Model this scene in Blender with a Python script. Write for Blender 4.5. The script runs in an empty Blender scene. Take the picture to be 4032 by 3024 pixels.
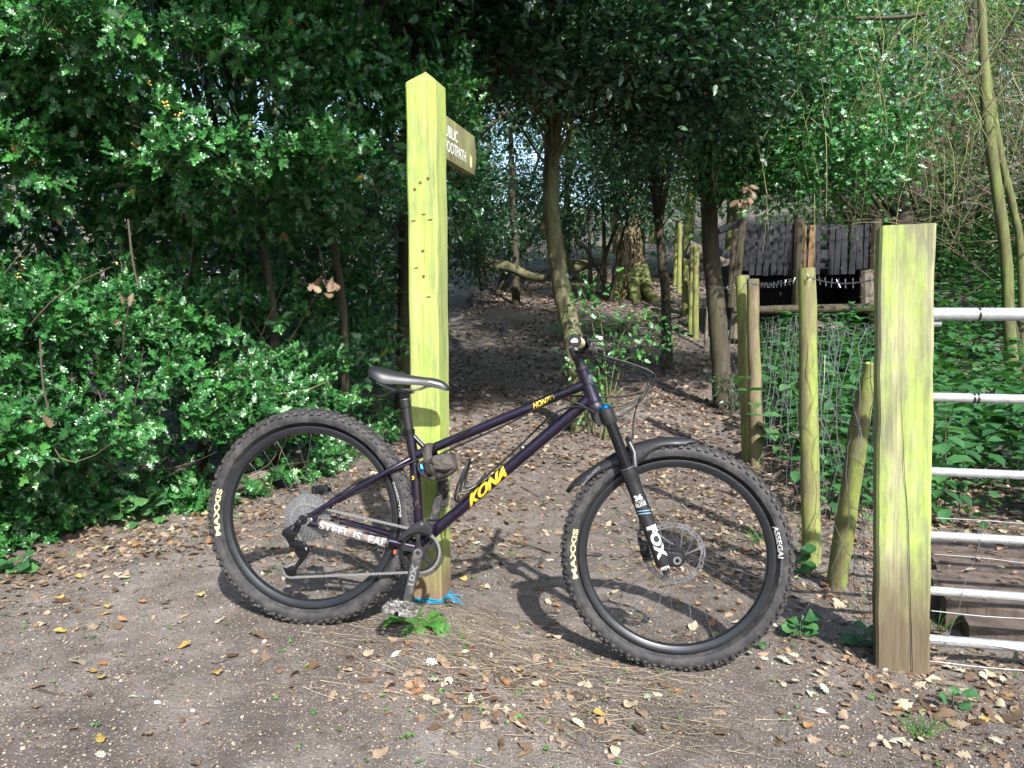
import bpy, bmesh, math, random
import numpy as np
from mathutils import Vector, Matrix
R_ = math.radians
random.seed(7)
rng = np.random.default_rng(11)
scene = bpy.context.scene
COL = scene.collection

# ------------------------------------------------------------------ camera
CAM_H = 1.15
PITCH = R_(5.0)
FPX, CX, CY = 3030.0, 2016.0, 1512.0          # photo pixels
cam_d = bpy.data.cameras.new('camera')
cam_d.sensor_width = 36.0
cam_d.lens = 36.0 * FPX / 4032.0
cam_d.clip_start = 0.05
cam_d.clip_end = 2000.0
cam = bpy.data.objects.new('camera', cam_d)
COL.objects.link(cam)
cam.location = (0, 0, CAM_H)
cam.rotation_euler = (math.pi / 2 - PITCH, 0, 0)
scene.camera = cam

# ------------------------------------------------------------------ sky, sun, exposure
SUN_EL = R_(41)
SUN_DIR_H = (-0.30, 0.954)                    # where the light travels to, seen from above
world = bpy.data.worlds.new('World')
scene.world = world
world.use_nodes = True
wn = world.node_tree
sky = wn.nodes.new('ShaderNodeTexSky')
sky.sky_type = 'NISHITA'
sky.sun_disc = False
sky.sun_elevation = SUN_EL
sky.sun_rotation = math.atan2(-SUN_DIR_H[0], -SUN_DIR_H[1])
sky.air_density = 1.0
sky.dust_density = 1.5
wn.links.new(sky.outputs[0], wn.nodes['Background'].inputs[0])
wn.nodes['Background'].inputs[1].default_value = 0.15
sun_d = bpy.data.lights.new('sun', 'SUN')
sun_d.energy = 3.9
sun_d.angle = R_(0.8)
sun_d.color = (1.0, 0.97, 0.92)
sun = bpy.data.objects.new('sun', sun_d)
COL.objects.link(sun)
sun.location = (3, -6, 9)
_d = Vector((SUN_DIR_H[0] * math.cos(SUN_EL), SUN_DIR_H[1] * math.cos(SUN_EL), -math.sin(SUN_EL)))
sun.rotation_euler = _d.to_track_quat('-Z', 'Y').to_euler()
scene.view_settings.view_transform = 'Standard'
scene.view_settings.look = 'None'
scene.view_settings.exposure = 1.32
scene.view_settings.gamma = 1.0
scene.view_settings.use_curve_mapping = False
scene.cycles.use_denoising = True
scene.cycles.max_bounces = 5
scene.cycles.diffuse_bounces = 3
scene.cycles.glossy_bounces = 2
scene.cycles.adaptive_threshold = 0.03
scene.cycles.transparent_max_bounces = 8
scene.cycles.sample_clamp_indirect = 6.0

# ------------------------------------------------------------------ pixel helpers
cp, sp = math.cos(PITCH), math.sin(PITCH)
def ray(px, py):
    xc, yc = (px - CX) / FPX, (py - CY) / FPX
    return Vector((xc, cp - yc * sp, -sp - yc * cp))
CAMV = Vector((0, 0, CAM_H))
def at(px, py, d):
    return CAMV + ray(px, py) * d

# ------------------------------------------------------------------ terrain
def sstep(a, b, x):
    t = np.clip((x - a) / (b - a), 0, 1)
    return t * t * (3 - 2 * t)
_ph = rng.uniform(0, 6.28, (12, 2)); _dir = rng.uniform(0, 6.28, 12)
def wob(x, y, f0, n=6, off=0):
    s = 0
    for i in range(n):
        k = f0 * 1.63 ** i
        a = _dir[(i + off) % 12]
        s = s + np.sin((x * np.cos(a) + y * np.sin(a)) * k + _ph[(i + off) % 12, 0]) * \
            np.sin((-x * np.sin(a) + y * np.cos(a)) * k * 1.17 + _ph[(i + off) % 12, 1]) / 1.5 ** i
    return s
def gz(x, y):
    x = np.asarray(x, float); y = np.asarray(y, float)
    q = np.clip(y - 5.5, 0, 5.4)
    z = 0.0185 * q * q + 0.2 * np.clip(y - 10.9, 0, 34)
    z = z + 0.075 * np.clip(-x / 0.7, 0, 1.3) * np.exp(-np.clip(y - 6, 0, 9) * 0.5)
    z = z + 0.06 * np.exp(-((x + 0.30) / 0.36) ** 2 - ((y - 2.85) / 0.5) ** 2)
    z = z + 0.30 * np.clip(x - 4.6, 0, 12) * sstep(5, 11, y)          # bank on the right
    z = z + 0.22 * np.clip(-x - 5.0, 0, 10) * sstep(4, 10, y)
    z = z + 0.30 * sstep(2, 9, np.abs(x)) * sstep(-1, -8, y)
    far = sstep(4, 9, y)
    z = z + wob(x, y, 1.2) * 0.012 * (0.5 + 2.2 * far) + wob(x, y, 9.0, 4, 3) * 0.0035
    return z
def gzf(x, y):
    return float(gz(x, y))
def on_ground(px, py):
    r = ray(px, py); d = 0.8
    while d < 60:
        p = CAMV + r * d
        if p.z <= gzf(p.x, p.y): break
        d += 0.02 + d * 0.004
    return CAMV + r * d

# ------------------------------------------------------------------ node materials
class NM:
    def __init__(s, name, rough=0.6, metal=0.0, spec=0.5, coat=0.0, col=(0.5, 0.5, 0.5)):
        s.m = bpy.data.materials.new(name); s.m.use_nodes = True
        s.nt = s.m.node_tree; s.b = s.nt.nodes['Principled BSDF']
        s.b.inputs['Roughness'].default_value = rough
        s.b.inputs['Metallic'].default_value = metal
        s.b.inputs['Specular IOR Level'].default_value = spec
        s.b.inputs['Coat Weight'].default_value = coat
        s.b.inputs['Base Color'].default_value = (*col, 1)
        s.tc = None
    def L(s, a, b): s.nt.links.new(a, b)
    def vec(s, scale=(1, 1, 1), kind='Object', rot=(0, 0, 0)):
        if s.tc is None: s.tc = s.nt.nodes.new('ShaderNodeTexCoord')
        mp = s.nt.nodes.new('ShaderNodeMapping')
        mp.inputs['Scale'].default_value = scale
        mp.inputs['Rotation'].default_value = rot
        s.L(s.tc.outputs[kind], mp.inputs['Vector'])
        return mp.outputs[0]
    def noise(s, scale=5, detail=5, rough=0.6, vec=None, dist=0.0):
        n = s.nt.nodes.new('ShaderNodeTexNoise')
        n.inputs['Scale'].default_value = scale; n.inputs['Detail'].default_value = detail
        n.inputs['Roughness'].default_value = rough; n.inputs['Distortion'].default_value = dist
        s.L(vec if vec is not None else s.vec(), n.inputs['Vector'])
        return n.outputs['Fac']
    def voro(s, scale=50, vec=None, out='Distance', feat='F1'):
        n = s.nt.nodes.new('ShaderNodeTexVoronoi'); n.feature = feat
        n.inputs['Scale'].default_value = scale
        s.L(vec if vec is not None else s.vec(), n.inputs['Vector'])
        return n.outputs[out]
    def attr(s, name):
        n = s.nt.nodes.new('ShaderNodeAttribute'); n.attribute_name = name
        return n.outputs['Fac']
    def orand(s):
        return s.nt.nodes.new('ShaderNodeObjectInfo').outputs['Random']
    def ramp(s, fac, stops, interp='LINEAR'):
        n = s.nt.nodes.new('ShaderNodeValToRGB'); cr = n.color_ramp; cr.interpolation = interp
        while len(cr.elements) > 1: cr.elements.remove(cr.elements[-1])
        for i, (p, c) in enumerate(stops):
            e = cr.elements[0] if i == 0 else cr.elements.new(p)
            e.position = p; e.color = (*c, 1) if len(c) == 3 else c
        s.L(fac, n.inputs[0]); return n.outputs[0]
    def gray(s, fac, a, b): return s.ramp(fac, [(a, (0, 0, 0)), (b, (1, 1, 1))])
    def mix(s, fac, a, b, mode='MIX'):
        n = s.nt.nodes.new('ShaderNodeMix'); n.data_type = 'RGBA'; n.blend_type = mode
        for sock, v in ((n.inputs['Factor'], fac), (n.inputs[6], a), (n.inputs[7], b)):
            if isinstance(v, (int, float)): sock.default_value = v
            elif isinstance(v, tuple): sock.default_value = (*v, 1)
            else: s.L(v, sock)
        return n.outputs[2]
    def math(s, op, a, b):
        n = s.nt.nodes.new('ShaderNodeMath'); n.operation = op
        for sock, v in ((n.inputs[0], a), (n.inputs[1], b)):
            if isinstance(v, (int, float)): sock.default_value = v
            else: s.L(v, sock)
        return n.outputs[0]
    def sep(s, v):
        n = s.nt.nodes.new('ShaderNodeSeparateXYZ'); s.L(v, n.inputs[0]); return n.outputs
    def col(s, c): s.L(c, s.b.inputs['Base Color']); return s
    def rough(s, c): s.L(c, s.b.inputs['Roughness']); return s
    def bump(s, h, strength=0.4, dist=0.01):
        n = s.nt.nodes.new('ShaderNodeBump')
        n.inputs['Strength'].default_value = strength; n.inputs['Distance'].default_value = dist
        s.L(h, n.inputs['Height']); s.L(n.outputs[0], s.b.inputs['Normal']); return s
    def translucent(s, col, w):
        t = s.nt.nodes.new('ShaderNodeBsdfTranslucent')
        if isinstance(col, tuple): t.inputs[0].default_value = (*col, 1)
        else: s.L(col, t.inputs[0])
        mx = s.nt.nodes.new('ShaderNodeMixShader'); mx.inputs[0].default_value = w
        out = s.nt.nodes['Material Output']
        s.L(s.b.outputs[0], mx.inputs[1]); s.L(t.outputs[0], mx.inputs[2])
        s.L(mx.outputs[0], out.inputs['Surface']); return s

MAT = {}
def simple(name, col, rough=0.5, metal=0.0, spec=0.5, coat=0.0, var=0.25, scale=30, bump=0.0, dirt=None, dirt_amt=(0.5, 0.75)):
    n = NM(name, rough, metal, spec, coat)
    f = n.noise(scale, 5)
    d = tuple(c * (1 - var) for c in col); l = tuple(min(1, c * (1 + var)) for c in col)
    c = n.ramp(f, [(0.3, d), (0.7, l)])
    if dirt is not None:
        fd = n.gray(n.noise(scale * 0.6, 8, 0.7), *dirt_amt)
        c = n.mix(fd, c, dirt)
        n.rough(n.ramp(fd, [(0, (rough,) * 3), (1, (0.9,) * 3)]))
    n.col(c)
    if bump: n.bump(n.noise(scale * 3, 4), bump, 0.004)
    MAT[name] = n.m
    return n.m

def leafmat(name, stops, rough=0.3, trans=0.25, tcol=None, spec=0.5, pucker=0.0):
    n = NM(name, rough, spec=spec)
    r = n.attr('rnd')
    c = n.ramp(r, stops)
    v = n.noise(3.0, 2, 0.5)
    c = n.mix(n.gray(v, 0.35, 0.7), n.mix(1.0, c, (0.72, 0.78, 0.72), 'MULTIPLY'), c)
    n.col(c)
    if pucker: n.bump(n.noise(55, 2, 0.5), pucker, 0.02)
    if trans: n.translucent(n.mix(1.0, c, tcol or (1.5, 1.6, 0.7), 'MULTIPLY'), trans)
    MAT[name] = n.m
    return n.m
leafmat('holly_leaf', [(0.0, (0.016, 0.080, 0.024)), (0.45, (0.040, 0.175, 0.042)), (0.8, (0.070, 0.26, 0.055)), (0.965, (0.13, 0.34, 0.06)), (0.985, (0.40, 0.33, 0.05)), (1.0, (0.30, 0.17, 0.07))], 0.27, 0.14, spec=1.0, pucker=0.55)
leafmat('canopy_leaf', [(0.0, (0.014, 0.048, 0.024)), (0.6, (0.034, 0.10, 0.044)), (1.0, (0.07, 0.17, 0.065))], 0.33, 0.2, spec=0.8, pucker=0.4)
leafmat('pale_leaf', [(0.0, (0.06, 0.14, 0.05)), (0.6, (0.13, 0.25, 0.09)), (1.0, (0.23, 0.37, 0.15))], 0.45, 0.42)
leafmat('nettle_leaf', [(0.0, (0.022, 0.085, 0.03)), (0.6, (0.05, 0.165, 0.052)), (1.0, (0.10, 0.25, 0.075))], 0.55, 0.3)
leafmat('sprout_leaf', [(0.0, (0.05, 0.17, 0.03)), (1.0, (0.13, 0.33, 0.06))], 0.5, 0.3)
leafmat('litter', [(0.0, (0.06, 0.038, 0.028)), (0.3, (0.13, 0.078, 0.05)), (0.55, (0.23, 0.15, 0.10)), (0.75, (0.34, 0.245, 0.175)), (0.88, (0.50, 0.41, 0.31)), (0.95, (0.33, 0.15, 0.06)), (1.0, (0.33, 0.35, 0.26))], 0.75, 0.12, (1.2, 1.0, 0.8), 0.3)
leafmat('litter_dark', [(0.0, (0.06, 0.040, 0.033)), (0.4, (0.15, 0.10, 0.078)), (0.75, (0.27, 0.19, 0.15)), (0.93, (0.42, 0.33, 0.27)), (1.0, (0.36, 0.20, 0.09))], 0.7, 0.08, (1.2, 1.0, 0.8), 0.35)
leafmat('straw', [(0.0, (0.15, 0.11, 0.075)), (0.6, (0.30, 0.235, 0.165)), (1.0, (0.46, 0.385, 0.29))], 0.8, 0.0)
leafmat('stone', [(0.0, (0.10, 0.08, 0.07)), (0.4, (0.22, 0.17, 0.13)), (0.75, (0.38, 0.31, 0.23)), (0.92, (0.52, 0.46, 0.37)), (1.0, (0.66, 0.62, 0.55))], 0.75, 0.0)
leafmat('twig', [(0.0, (0.07, 0.05, 0.035)), (0.6, (0.15, 0.11, 0.075)), (1.0, (0.25, 0.20, 0.13))], 0.85, 0.0)
leafmat('green_twig', [(0.0, (0.09, 0.085, 0.04)), (0.6, (0.17, 0.17, 0.07)), (1.0, (0.30, 0.31, 0.13))], 0.8, 0.0)

# soil
n = NM('soil', 0.92, spec=0.2)
big = n.noise(0.9, 5, 0.6); mid = n.noise(7, 7, 0.7); fine = n.noise(120, 5, 0.75)
c = n.ramp(mid, [(0.25, (0.068, 0.057, 0.050)), (0.5, (0.132, 0.113, 0.100)), (0.75, (0.235, 0.206, 0.184))])
c = n.mix(n.gray(big, 0.42, 0.66), c, n.ramp(mid, [(0.3, (0.148, 0.130, 0.116)), (0.7, (0.30, 0.268, 0.242))]))
c = n.mix(n.gray(fine, 0.45, 0.75), c, (0.055, 0.042, 0.035))
vd = n.voro(150); vc = n.voro(150, out='Color')
vs = n.sep(vc)
grit = n.math('MULTIPLY', n.gray(vd, 0.42, 0.2), n.gray(vs[0], 0.62, 0.7))
c = n.mix(grit, c, n.ramp(vs[1], [(0, (0.26, 0.20, 0.15)), (1, (0.56, 0.50, 0.42))]))
moss = n.math('MULTIPLY', n.gray(n.noise(1.7, 6, 0.7), 0.6, 0.75), n.gray(fine, 0.4, 0.6))
c = n.mix(moss, c, (0.12, 0.13, 0.035))
n.col(c)
h = n.math('ADD', n.math('MULTIPLY', mid, 0.6), n.math('ADD', n.math('MULTIPLY', fine, 0.35), n.math('MULTIPLY', grit, 0.25)))
n.bump(h, 0.85, 0.02)
MAT['soil'] = n.m

def wood_mat(name, algae, bare, amount, foot=None, foot_h=0.3, dark=(0.10, 0.085, 0.06), grain=(14, 14, 0.9)):
    n = NM(name, 0.8, spec=0.25)
    v = n.vec(grain)
    g = n.noise(5, 7, 0.65, v, 0.4)
    streak = n.noise(1.0, 5, 0.6, n.vec((13, 13, 1.1)))
    blot = n.noise(7, 7, 0.75, n.vec((1, 1, 0.55)))
    wood = n.ramp(g, [(0.25, tuple(c * 0.62 for c in bare)), (0.55, bare), (0.8, tuple(min(1, c * 1.25) for c in bare))])
    al = n.ramp(n.noise(22, 6, 0.7), [(0.25, tuple(c * 0.75 for c in algae)), (0.6, algae), (0.8, tuple(min(1, c * 1.12) for c in algae))])
    f = n.math('ADD', n.math('MULTIPLY', streak, 0.55), n.math('MULTIPLY', blot, 0.45))
    c = n.mix(n.gray(f, amount - 0.07, amount + 0.09), wood, al)
    c = n.mix(n.math('MULTIPLY', n.gray(n.noise(2.3, 6, 0.7, n.vec((5, 5, 1.0))), 0.45, 0.64), 0.8), c, dark)
    c = n.mix(1.0, c, n.ramp(n.noise(6, 6, 0.7, n.vec((26, 26, 0.5))), [(0.3, (0.72, 0.70, 0.66)), (0.55, (1, 1, 1)), (0.75, (1.06, 1.05, 1.0))]), 'MULTIPLY')
    if foot is not None:
        z = n.sep(n.vec())[2]
        fz = n.math('ADD', z, n.math('MULTIPLY', n.noise(5, 5, 0.7, n.vec((2.5, 2.5, 0.8))), 0.34))
        c = n.mix(n.gray(fz, foot_h + 0.02, foot_h + 0.26), n.ramp(g, [(0.3, tuple(q * 0.55 for q in foot)), (0.7, foot)]), c)
    n.col(c)
    n.bump(n.math('ADD', n.noise(9, 6, 0.7, n.vec((22, 22, 0.7))), n.math('MULTIPLY', blot, 0.4)), 0.4, 0.004)
    MAT[name] = n.m
wood_mat('sign_post_wood', (0.34, 0.47, 0.09), (0.41, 0.44, 0.15), 0.48, (0.24, 0.16, 0.10), 0.20, (0.19, 0.22, 0.11))
wood_mat('gate_post_wood', (0.35, 0.47, 0.10), (0.37, 0.36, 0.21), 0.50, (0.17, 0.135, 0.085), 0.34, (0.17, 0.17, 0.11))
wood_mat('stake_wood', (0.27, 0.35, 0.07), (0.20, 0.18, 0.09), 0.48, None, 0, (0.15, 0.14, 0.07))
wood_mat('old_stake_wood', (0.20, 0.26, 0.06), (0.20, 0.16, 0.10), 0.53, None, 0, (0.09, 0.075, 0.05))
wood_mat('sign_wood', (0.29, 0.31, 0.12), (0.22, 0.20, 0.10), 0.5, None, 0, (0.12, 0.11, 0.06), (5, 5, 20))
wood_mat('grey_log_wood', (0.22, 0.19, 0.15), (0.20, 0.17, 0.14), 0.5, None, 0, (0.10, 0.08, 0.06))
wood_mat('sleeper_wood', (0.15, 0.12, 0.10), (0.115, 0.09, 0.075), 0.5, None, 0, (0.055, 0.043, 0.036), (2, 30, 30))
wood_mat('black_board', (0.026, 0.028, 0.036), (0.018, 0.019, 0.024), 0.5, None, 0, (0.034, 0.035, 0.042))
wood_mat('tan_board', (0.24, 0.15, 0.07), (0.20, 0.12, 0.055), 0.5, None, 0, (0.10, 0.07, 0.04))
wood_mat('smooth_bark', (0.20, 0.205, 0.105), (0.165, 0.155, 0.092), 0.5, None, 0, (0.065, 0.055, 0.035), (6, 6, 5))
wood_mat('dark_bark', (0.085, 0.08, 0.045), (0.07, 0.058, 0.04), 0.52, None, 0, (0.035, 0.03, 0.022), (9, 9, 3))
wood_mat('mossy_bark', (0.15, 0.19, 0.055), (0.10, 0.095, 0.05), 0.45, None, 0, (0.09, 0.08, 0.04), (8, 8, 2))
n = NM('oak_bark', 0.9, spec=0.15)
v1 = n.voro(9, n.vec((3.2, 3.2, 0.55)), feat='F1'); g = n.noise(6, 6, 0.7)
c = n.ramp(v1, [(0.1, (0.33, 0.26, 0.15)), (0.6, (0.19, 0.145, 0.085)), (0.9, (0.05, 0.036, 0.022))])
c = n.mix(n.gray(n.noise(1.2, 4), 0.5, 0.62), c, (0.10, 0.13, 0.035)); n.col(c)
n.bump(n.math('SUBTRACT', n.math('MULTIPLY', g, 0.3), v1), 1.0, 0.05); MAT['oak_bark'] = n.m

MUD = (0.11, 0.092, 0.075)
simple('frame_paint', (0.011, 0.005, 0.020), 0.30, 0.45, 0.5, 0.9, 0.2, 60, 0, (0.12, 0.095, 0.08), (0.60, 0.78))
simple('tyre_rubber', (0.028, 0.028, 0.030), 0.62, 0, 0.35, 0, 0.3, 40, 0.3, (0.085, 0.078, 0.072), (0.45, 0.75))
simple('knob_rubber', (0.030, 0.030, 0.032), 0.7, 0, 0.3, 0, 0.3, 60, 0.4, (0.095, 0.082, 0.072), (0.42, 0.7))
simple('rim_black', (0.022, 0.024, 0.028), 0.33, 0.35, 0.5, 0.2, 0.2, 20, 0, (0.09, 0.08, 0.07), (0.62, 0.85))
simple('black_metal', (0.018, 0.019, 0.021), 0.32, 0.4, 0.5, 0, 0.2, 40, 0, (0.10, 0.085, 0.07), (0.60, 0.85))
simple('gloss_black', (0.006, 0.006, 0.007), 0.18, 0.0, 0.4, 0.15, 0.1, 40)
simple('matt_black', (0.016, 0.016, 0.018), 0.42, 0, 0.45, 0, 0.2, 30, 0, (0.07, 0.06, 0.05), (0.62, 0.85))
simple('cable_black', (0.010, 0.010, 0.011), 0.5, 0, 0.3)
simple('saddle_vinyl', (0.014, 0.015, 0.018), 0.42, 0, 0.5, 0.0, 0.2, 90, 0.15)
simple('steel', (0.30, 0.30, 0.31), 0.38, 0.85, 0.5, 0, 0.2, 60, 0, (0.15, 0.13, 0.11), (0.55, 0.8))
simple('cog_steel', (0.30, 0.30, 0.31), 0.38, 0.8, 0.5, 0, 0.35, 200, 0, (0.10, 0.09, 0.075), (0.48, 0.7))
simple('chain_steel', (0.36, 0.36, 0.36), 0.38, 0.75, 0.5, 0, 0.3, 300, 0, (0.12, 0.10, 0.085), (0.5, 0.75))
simple('spoke_steel', (0.13, 0.13, 0.14), 0.45, 0.7)
simple('crank_carbon', (0.030, 0.030, 0.032), 0.45, 0.1, 0.5, 0.1, 0.3, 60, 0, MUD, (0.50, 0.70))
simple('muddy_black', (0.024, 0.022, 0.021), 0.6, 0, 0.3, 0, 0.3, 70, 0.4, (0.10, 0.084, 0.066), (0.45, 0.68))
simple('grip_cream', (0.62, 0.58, 0.36), 0.55, 0, 0.4, 0, 0.08, 30)
simple('blue_anodised', (0.0, 0.16, 0.55), 0.25, 0.8, 0.5)
simple('print_yellow', (0.62, 0.42, 0.02), 0.45, var=0.08)
simple('print_pale_yellow', (0.55, 0.50, 0.24), 0.6, var=0.25, scale=150)
simple('print_white', (0.56, 0.56, 0.54), 0.5, var=0.12, scale=120)
simple('print_grey', (0.16, 0.16, 0.165), 0.5, var=0.1)
simple('print_blue', (0.16, 0.30, 0.42), 0.5, var=0.05)
simple('print_red', (0.65, 0.10, 0.05), 0.5, var=0.05)
simple('guard_sleeve', (0.085, 0.078, 0.088), 0.65, var=0.4, scale=45, dirt=(0.24, 0.19, 0.15), dirt_amt=(0.42, 0.6))
simple('pedal_white', (0.36, 0.35, 0.33), 0.5, 0.3, var=0.3, scale=60, dirt=(0.07, 0.06, 0.05), dirt_amt=(0.40, 0.55))
simple('galvanised', (0.44, 0.46, 0.48), 0.42, 0.5, 0.5, 0, 0.18, 45, 0.10, (0.22, 0.225, 0.21), (0.54, 0.72))
simple('fence_wire', (0.30, 0.31, 0.32), 0.42, 0.7, var=0.2)
simple('rusty_nail', (0.22, 0.10, 0.05), 0.7, 0.3)
simple('sign_paint', (0.78, 0.78, 0.72), 0.6, var=0.1, scale=200)
simple('sign_mark_paint', (0.80, 0.68, 0.34), 0.6, var=0.1, scale=200)
simple('twine_blue', (0.02, 0.20, 0.32), 0.5, var=0.3, scale=90)
simple('pouch_fabric', (0.040, 0.035, 0.034), 0.8, var=0.4, scale=40, bump=0.5, dirt=(0.11, 0.09, 0.072), dirt_amt=(0.45, 0.68))
simple('shade_black', (0.012, 0.011, 0.010), 0.9)
simple('berry', (0.50, 0.30, 0.02), 0.35, var=0.3)
# ------------------------------------------------------------------ mesh helpers
class MB:
    def __init__(s): s.v = []; s.f = []
    def add(s, vs, fs):
        o = len(s.v); s.v.extend([tuple(p) for p in vs]); s.f.extend([tuple(i + o for i in f) for f in fs]); return s
    def box(s, c, size, rot=None):
        hx, hy, hz = size[0] / 2, size[1] / 2, size[2] / 2
        P = [Vector((x, y, z)) for z in (-hz, hz) for y in (-hy, hy) for x in (-hx, hx)]
        if rot is not None: P = [rot @ p for p in P]
        c = Vector(c)
        return s.add([p + c for p in P], [(0, 2, 3, 1), (4, 5, 7, 6), (0, 1, 5, 4), (2, 6, 7, 3), (0, 4, 6, 2), (1, 3, 7, 5)])
    def tube(s, path, rad, n=10, caps=True, squash=None, roll=0.0):
        path = [Vector(p) for p in path]; m = len(path)
        if not hasattr(rad, '__len__'): rad = [rad] * m
        T = []
        for i in range(m):
            t = path[min(i + 1, m - 1)] - path[max(i - 1, 0)]
            T.append(t.normalized() if t.length > 1e-9 else Vector((0, 0, 1)))
        a = Vector((0, 0, 1)) if abs(T[0].z) < 0.9 else Vector((0, 1, 0))
        N = (a - T[0] * a.dot(T[0])).normalized()
        vs = []
        for i in range(m):
            N = N - T[i] * N.dot(T[i])
            N = N.normalized() if N.length > 1e-6 else T[i].orthogonal().normalized()
            B = T[i].cross(N)
            for k in range(n):
                an = 2 * math.pi * k / n + roll
                sx, sy = (1, 1) if squash is None else squash
                vs.append(path[i] + (N * math.cos(an) * sx + B * math.sin(an) * sy) * rad[i])
        fs = [(i * n + k, i * n + (k + 1) % n, (i + 1) * n + (k + 1) % n, (i + 1) * n + k) for i in range(m - 1) for k in range(n)]
        if caps:
            fs.append(tuple(reversed(range(n)))); fs.append(tuple((m - 1) * n + k for k in range(n)))
        return s.add(vs, fs)
    def cyl(s, a, b, r, n=16, r2=None):
        return s.tube([a, b], [r, r if r2 is None else r2], n)
    def prism(s, poly, axis0, axis1):
        """poly: list of 3D points in one plane; extruded from +axis0 to +axis1 (vectors)"""
        k = len(poly); a0, a1 = Vector(axis0), Vector(axis1)
        vs = [Vector(p) + a0 for p in poly] + [Vector(p) + a1 for p in poly]
        fs = [tuple(range(k)), tuple(reversed(range(k, 2 * k)))] + [((i + 1) % k, i, k + i, k + (i + 1) % k) for i in range(k)]
        return s.add(vs, fs)
    def grid(s, rows, closed=False):
        m, n = len(rows), len(rows[0])
        vs = [p for r in rows for p in r]
        fs = [(i * n + k, i * n + (k + 1) % n, (i + 1) * n + (k + 1) % n, (i + 1) * n + k) for i in range(m - 1) for k in range(n if closed else n - 1)]
        return s.add(vs, fs)
    def ring(s, c, r0, r1, y0, y1, n=48, teeth=0, th=0.0):
        """flat ring about local y axis (bike frame), r0 inner, r1 outer"""
        c = Vector(c); outer, inner = [], []
        m = teeth * 4 if teeth else n
        for k in range(m):
            a = 2 * math.pi * k / m
            rr = r1 + (th if teeth and k % 4 in (1, 2) else 0)
            outer.append((math.cos(a) * rr, math.sin(a) * rr)); inner.append((math.cos(a) * r0, math.sin(a) * r0))
        vs = []
        for y in (y0, y1):
            vs += [c + Vector((x, y, z)) for x, z in outer] + [c + Vector((x, y, z)) for x, z in inner]
        fs = []
        for k in range(m):
            j = (k + 1) % m
            fs += [(k, j, m + j, m + k), (2 * m + k, 3 * m + k, 3 * m + j, 2 * m + j), (k, 2 * m + k, 2 * m + j, j), (m + k, m + j, 3 * m + j, 3 * m + k)]
        return s.add(vs, fs)
    def build(s, name, mat, parent=None, smooth=True, angle=35, bevel=0, kind=None):
        me = bpy.data.meshes.new(name); me.from_pydata(s.v, [], s.f)
        bm = bmesh.new(); bm.from_mesh(me)
        bmesh.ops.recalc_face_normals(bm, faces=bm.faces)
        if bevel: bmesh.ops.bevel(bm, geom=[e for e in bm.edges if e.is_manifold and e.calc_face_angle(0) > R_(40)], offset=bevel, segments=2, profile=0.6, affect='EDGES')
        if smooth:
            for f in bm.faces: f.smooth = True
            for e in bm.edges:
                if len(e.link_faces) == 2 and e.calc_face_angle(0) > R_(angle): e.smooth = False
        bm.to_mesh(me); bm.free()
        me.materials.append(MAT[mat])
        return link(name, me, parent, kind)
def link(name, me, parent=None, kind=None):
    o = bpy.data.objects.new(name, me); COL.objects.link(o)
    if parent is not None: o.parent = parent
    if kind: o['kind'] = kind
    return o
def empty(name, loc=(0, 0, 0), parent=None):
    o = bpy.data.objects.new(name, None); COL.objects.link(o)
    o.location = loc; o.empty_display_size = 0.1
    if parent is not None: o.parent = parent
    return o
def tag(o, label, cat, group=None, kind=None):
    o['label'] = label; o['category'] = cat
    if group: o['group'] = group
    if kind: o['kind'] = kind
    return o
def npmesh(name, V, F, mat, rnd=None, parent=None, kind=None, smooth=True):
    """V (n,3), F (m,3); rnd per vertex"""
    me = bpy.data.meshes.new(name)
    me.vertices.add(len(V)); me.vertices.foreach_set('co', np.ascontiguousarray(V, np.float32).ravel())
    m = len(F); me.loops.add(3 * m); me.loops.foreach_set('vertex_index', np.ascontiguousarray(F, np.int32).ravel())
    me.polygons.add(m); me.polygons.foreach_set('loop_start', np.arange(0, 3 * m, 3, dtype=np.int32))
    me.polygons.foreach_set('use_smooth', np.full(m, smooth))
    me.update(calc_edges=True)
    if rnd is not None:
        at_ = me.attributes.new('rnd', 'FLOAT', 'POINT'); at_.data.foreach_set('value', np.ascontiguousarray(rnd, np.float32))
    me.materials.append(MAT[mat])
    return link(name, me, parent, kind)
def unit(a): return a / np.maximum(np.linalg.norm(a, axis=-1, keepdims=True), 1e-9)
def frames(t, nrm):
    """columns x=t, z~nrm"""
    t = unit(t); y = unit(np.cross(nrm, t)); z = np.cross(t, y)
    return np.stack([t, y, z], axis=-1)
def batch(base_v, base_f, P, Rm, S):
    n, k = len(P), len(base_v)
    S = np.asarray(S)
    S = S[:, None, None] if S.ndim == 1 else S[:, None, :]
    V = np.einsum('nij,nkj->nki', Rm, base_v[None] * S) + P[:, None, :]
    F = base_f[None] + (np.arange(n) * k)[:, None, None]
    return V.reshape(-1, 3), F.reshape(-1, 3)
def batchobj(name, leaf, P, Rm, S, mat, rnd=None, parent=None, kind=None):
    V, F = batch(leaf[0], leaf[1], P, Rm, S)
    if rnd is None: rnd = rng.uniform(0, 1, len(P))
    return npmesh(name, V, F, mat, np.repeat(rnd, len(leaf[0])), parent, kind)

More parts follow.
